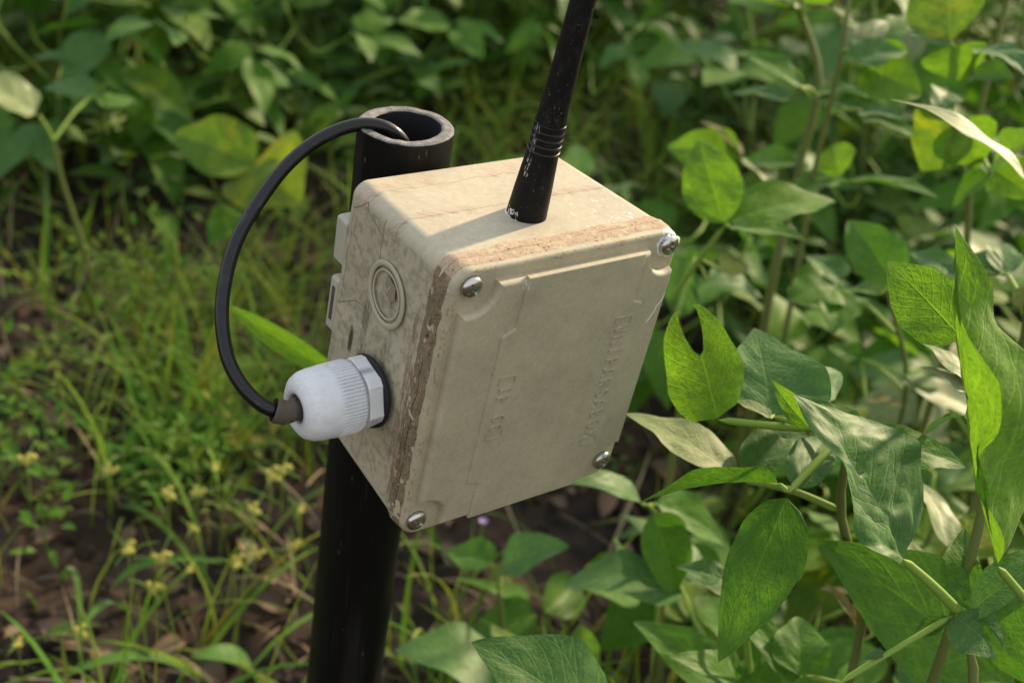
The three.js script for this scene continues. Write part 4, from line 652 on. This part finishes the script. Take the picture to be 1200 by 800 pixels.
// small-leaved weeds
const sprig = (n, R, h, lw) => { const gs = []; for (let k = 0; k < n; k++) { const a = k * 2.4 + rnd(), t = (k + 1) / n, g = leafGeo({ L: lw * rr(0.8, 1.3), W: lw * rr(0.45, 0.7), fold: 0.2, arch: 0.1, a: 0.7, sd: k + 60, nu: 4, nv: 5, crinkle: 0 }); const o = new THREE.Object3D(); placeLeaf(o, V(Math.cos(a) * R * t * 0.5, h * rr(0.35, 1), Math.sin(a) * R * t * 0.5), V(Math.cos(a) * R * 9, h * 9 * rr(-0.1, 0.8), Math.sin(a) * R * 9), V(0, 1, 0)); o.updateMatrix(); gs.push(g.applyMatrix4(o.matrix)); } const st = taperTube([V(0, 0, 0), V(0.003, h * 0.5, 0.002), V(0, h, 0)], 0.001, 0.0006, 4, 4); gs.push(st); return mergeGeometries(gs); };
scatter('low_weeds', 'small-leaved green weeds among the grass', 'weeds', [sprig(12, 0.03, 0.05, 0.010), sprig(14, 0.04, 0.08, 0.009), sprig(9, 0.035, 0.04, 0.014)], 9000, bladeMat(), () => { const p = spot(); if (!p || rnd() > (0.03 + 0.6 * bare(p)) * (0.7 + 0.3 * sstep(-1.0, -1.5, p.z))) return null; if (fbm(p.x * 7 + 3, p.z * 7, 3, 840) < 0.50) return null; return { pos: p, rx: rr(-0.2, 0.3), s: rr(0.6, 1.4) }; }, () => { const y = rnd(); return lin(0.08 + 0.10 * y, 0.165 + 0.10 * rnd(), 0.014 + 0.015 * rnd()); });
// broad-leaved ground plants in the shade towards the back
scatter('ground_cover', 'dark broad-leaved ground cover in the shade of the bean plants', 'ground cover', [sprig(9, 0.09, 0.10, 0.045), sprig(12, 0.10, 0.14, 0.036), sprig(7, 0.08, 0.08, 0.055)], 2400, LM.green, () => { const p = spot(); if (!p || p.z > -0.95 || rnd() > sstep(-0.95, -1.5, p.z) + 0.25 * sstep(0.1, 0.3, p.x)) return null; if (fbm(p.x * 4 + 8, p.z * 4, 3, 870) < 0.44) return null; return { pos: p, rx: rr(-0.2, 0.2), s: rr(0.6, 1.2) }; }, () => { const y = rnd(), k = rr(0.55, 1.0); return lin((0.8 + 0.5 * y) * k, k, 0.7 * k); });
// leaf litter and straw
const chip = (l, w) => gridGeo(4, 5, (u, v) => { const s = 2 * u - 1; return [s * w / 2 * Math.sin(Math.PI * (0.08 + 0.88 * v)), 0.25 * w * s * s + 0.12 * l * Math.sin(v * 4), (v - 0.5) * l]; });
scatter('leaf_litter', 'dead brown leaf scraps and straw on the soil', 'litter', [chip(0.03, 0.016), chip(0.018, 0.012), chip(0.05, 0.004)], 1400, std({ roughness: 0.95, side: THREE.DoubleSide }), () => { const p = spot(); if (!p) return null; p.y += 0.008; return { pos: p, rx: rr(-0.5, 0.5), rz: rr(-0.5, 0.5), s: rr(0.5, 1.2) }; }, () => { const k = rr(0.5, 1.3), r = rnd(); return lin((0.14 + 0.08 * r) * k, (0.10 + 0.04 * r) * k, (0.062 + 0.03 * r) * k); });
// small clods and crumbs of soil
{
  const cg = new THREE.IcosahedronGeometry(0.006, 1), P = cg.attributes.position; for (let k = 0; k < P.count; k++) { const s = 0.75 + 0.5 * vnoise(P.getX(k) * 400, P.getY(k) * 400 + P.getZ(k) * 231, 850); P.setXYZ(k, P.getX(k) * s, P.getY(k) * s * 0.7, P.getZ(k) * s); } cg.computeVertexNormals();
  scatter('soil_crumbs', 'small clods of brown soil', 'soil', [cg], 7000, std({ roughness: 1, map: soilTex }), () => { const p = spot(); if (!p) return null; p.y += 0.005; return { pos: p, rx: rr(0, 3), rz: rr(0, 3), s: rr(0.25, 1.3) * rr(0.5, 1.4) }; }, () => { const k = rr(0.7, 1.1); return lin(k, k, k); });
}
// the rest of the bean field beyond the frame's top and right: one mass
{
  const gs = []; seed = 909;
  const g0 = []; for (let n = 0; n < 9; n++) { const az = n * 2.4, y = 0.10 + 0.34 * (n / 9), r = 0.13 * rr(0.6, 1.2), c = V(Math.cos(az) * r, y + r * 0.4, Math.sin(az) * r); for (const da of [0, 1.25, -1.25]) { const a = az + da, d = V(Math.cos(a), rr(-0.7, 0), Math.sin(a)), o = new THREE.Object3D(); placeLeaf(o, c, c.clone().add(d), V(rr(-0.3, 0.3), 1, rr(-0.3, 0.3))); o.updateMatrix(); g0.push(pick(lib).clone().applyMatrix4(o.matrix)); } }
  const g = mergeGeometries(g0), im = new THREE.InstancedMesh(g, LM.green, 420); let q = 0;
  for (let k = 0; k < 3000 && q < 420; k++) { const x = rr(-4, 7), z = rr(-1.2, -8); const f = -z * 0.36 + 0.25; if ((z > -2.9 + 0.25 * x && x < f + 0.15)) continue; if (z > -1.6 && x < 1.2) continue; dummy.position.set(x, 0, z); dummy.rotation.set(0, rnd() * 6.28, 0); dummy.scale.setScalar(rr(0.7, 1.05)); dummy.updateMatrix(); im.setMatrixAt(q, dummy.matrix); const t = rr(0.7, 1.1); im.setColorAt(q, lin(t, t, t)); q++; }
  im.count = q; im.name = 'bean_field'; im.castShadow = im.receiveShadow = true; scene.add(im); tag(im, 'far part of the bean field beyond the top and right of the photo', 'bean field', null, 'stuff');
}
// ------------------------------------------------------------------ single blades and small sedges that can be told apart
function bigBlade(name, label, p0, p1, w, n, mat, bow = 0.1) {
  const foot = p0.clone(); const t = thing(name, label, 'grass blade', foot, 'broad grass blades');
  const L = p0.distanceTo(p1), g = gridGeo(4, 16, (u, v) => { const s = 2 * u - 1, ww = w * Math.pow(Math.sin(Math.PI * (0.12 + 0.88 * v)), 0.7) / 2; return [s * ww, v * L, bow * L * 4 * v * (1 - v) + Math.abs(s) * ww * 0.3, u, v]; });
  const m = mesh('blade', g, mat, t); placeLeaf(m, V(0, 0, 0), p1.clone().sub(p0), n); return t;
}
const gb = leafMat([0.26, 0.62, 0.07], leafMapA, { bumpScale: 0.0006 }), gy = leafMat([0.42, 0.58, 0.12], leafMapA, { bumpScale: 0.0006 });
bigBlade('grass_blade', 'broad bright green grass blade just above the white gland', at(392, 438, 0.72), at(268, 358, 0.70), 0.0125, dir(-0.5, 0.3, 0.8), LM.fresh, 0.05);
for (const [a, b, w, n, label, mt] of [
  [[520, 655], [415, 545], 0.010, [0.1, 0.7, 0.6], 'green grass blade left of the pole at the height of the box bottom', gb], [[310, 640, 1], [430, 560], 0.006, [0, 0.8, 0.5], 'long thin grass blade crossing behind the pole under the gland', gy],
  [[130, 690], [262, 660], 0.010, [0, 0.8, 0.6], 'arching grass blade in the middle of the lower left', gb], [[150, 720], [92, 740], 0.008, [0, 0.8, 0.6], 'short grass blade low on the left', gb],
  [[40, 770], [120, 732], 0.012, [0, 0.8, 0.6], 'broad yellow-green grass blade in the lower left corner', gy], [[232, 800], [60, 800], 0.012, [0, 0.9, 0.4], 'grass blade lying along the bottom edge on the left', gb],
  [[186, 500], [122, 400], 0.010, [0.1, 0.6, 0.8], 'upright green grass blade left of the cable loop', gb], [[250, 420], [165, 440], 0.007, [0, 0.8, 0.6], 'thin grass blade lying inside the cable loop', gy],
  [[0, 572], [60, 540], 0.010, [0, 0.8, 0.6], 'broad grass blade at the left edge at mid height', gy], [[75, 160], [60, 300], 0.009, [0, 0.7, 0.6], 'long grass blade leaning on the left edge under the pale bent leaf', gy],
  [[300, 800], [225, 770], 0.022, [-0.1, 0.75, 0.6], 'short broad leaf blade at the bottom edge left of the pole', gb]]) {
  const q0 = onGround(a[0], a[1], 0.01), q1 = onGround(b[0], b[1], 0.05); bigBlade('grass_blade', label, q0, q1, w, dir(...n), mt, 0.18);
}
{
  const spk = std({ color: lin(0.50, 0.46, 0.10), roughness: 0.8 }), bract = bladeMat({ color: lin(0.24, 0.42, 0.08) });
  const head = []; for (let k = 0; k < 26; k++) { const a = rnd() * 6.28, e = rr(-0.5, 1.3), s = new THREE.SphereGeometry(0.0022, 6, 5); s.scale(1, 2.1, 1); s.rotateZ(1.57 - e); s.translate(0.0058 * Math.cos(e), 0.0058 * Math.sin(e), 0); s.rotateY(a); head.push(s); }
  const headG = mergeGeometries(head), bl = blade(0.06, 0.004, 1.1);
  let proto = null, i = 0;
  for (const [px, py, h, yaw] of [[318, 560, 0.11, 0], [330, 552, 0.12, 1], [352, 598, 0.08, 2], [198, 582, 0.09, 3], [232, 578, 0.10, 4], [252, 548, 0.12, 5], [188, 655, 0.06, 1], [222, 668, 0.07, 2], [180, 690, 0.06, 0.5], [300, 650, 0.08, 4], [298, 600, 0.10, 3], [278, 660, 0.06, 5], [225, 620, 0.07, 0], [150, 645, 0.07, 2], [30, 540, 0.10, 1], [95, 745, 0.05, 3], [20, 755, 0.06, 2], [130, 552, 0.10, 4], [345, 640, 0.06, 1.5]]) {
    const g = onGround(px, py, h); let t;
    if (!proto) {
      t = proto = thing('flowering_sedge', 'small sedge with a yellow-green flower head, low in the grass', 'sedge', g, 'yellow-green sedges in the grass left of the pole');
      mesh('stem', taperTube([V(0, -0.09, 0.004), V(0.002, -0.045, 0.002), V(0, 0, 0)], 0.0011, 0.0008, 8, 5), stalkMat, t);
      mesh('flower_head', headG, spk, t); for (const [dx, dy, dz, s] of [[0.011, 0.004, 0.004, 0.7], [-0.009, 0.008, -0.006, 0.6], [0.002, 0.014, 0.006, 0.55]]) { const m = mesh('flower_head', headG, spk, t, V(dx, dy, dz)); m.scale.setScalar(s); }
      for (let k = 0; k < 3; k++) { const m = mesh('bract', bl, bract, t, V(0, -0.006, 0)); m.rotation.set(0.7, k * 2.1, 0, 'YXZ'); m.scale.setScalar(0.9); }
    } else { t = proto.clone(); t.name = numbered('flowering_sedge'); t.userData = { ...proto.userData }; scene.add(t); }
    t.position.copy(g); t.rotation.y = yaw; t.scale.setScalar(0.26 + 0.2 * hash(i++, 3, 9));
  }
  // small violet flowers
  const petal = leafGeo({ L: 0.007, W: 0.005, nu: 4, nv: 4, fold: 0.2, sd: 5 }), vm = std({ color: lin(0.36, 0.26, 0.50), roughness: 0.8, side: THREE.DoubleSide });
  let p0 = null;
  for (const [px, py, h] of [[566, 612, 0.10], [573, 645, 0.06], [772, 356, 0.10], [932, 199, 0.12]]) {
    const g = onGround(px, py, h); let t;
    if (!p0) {
      t = p0 = thing('violet_flower', 'tiny violet wildflower on a thin stalk among the weeds', 'wildflower', g, 'tiny violet flowers among the weeds');
      mesh('stalk', taperTube([V(0, -0.08, 0.003), V(0.001, -0.04, 0), V(0, 0, 0)], 0.0008, 0.0006, 6, 5), stalkMat, t);
      for (let k = 0; k < 5; k++) { const m = mesh('petal', petal, vm, t); placeLeaf(m, V(0, 0, 0), V(Math.cos(k * 1.257), 0.5, Math.sin(k * 1.257)), V(0, 1, 0)); }
    } else { t = p0.clone(); t.name = numbered('violet_flower'); t.userData = { ...p0.userData }; scene.add(t); }
    t.position.copy(g); t.scale.setScalar(0.65);
  }
}
renderer.render(scene, camera);
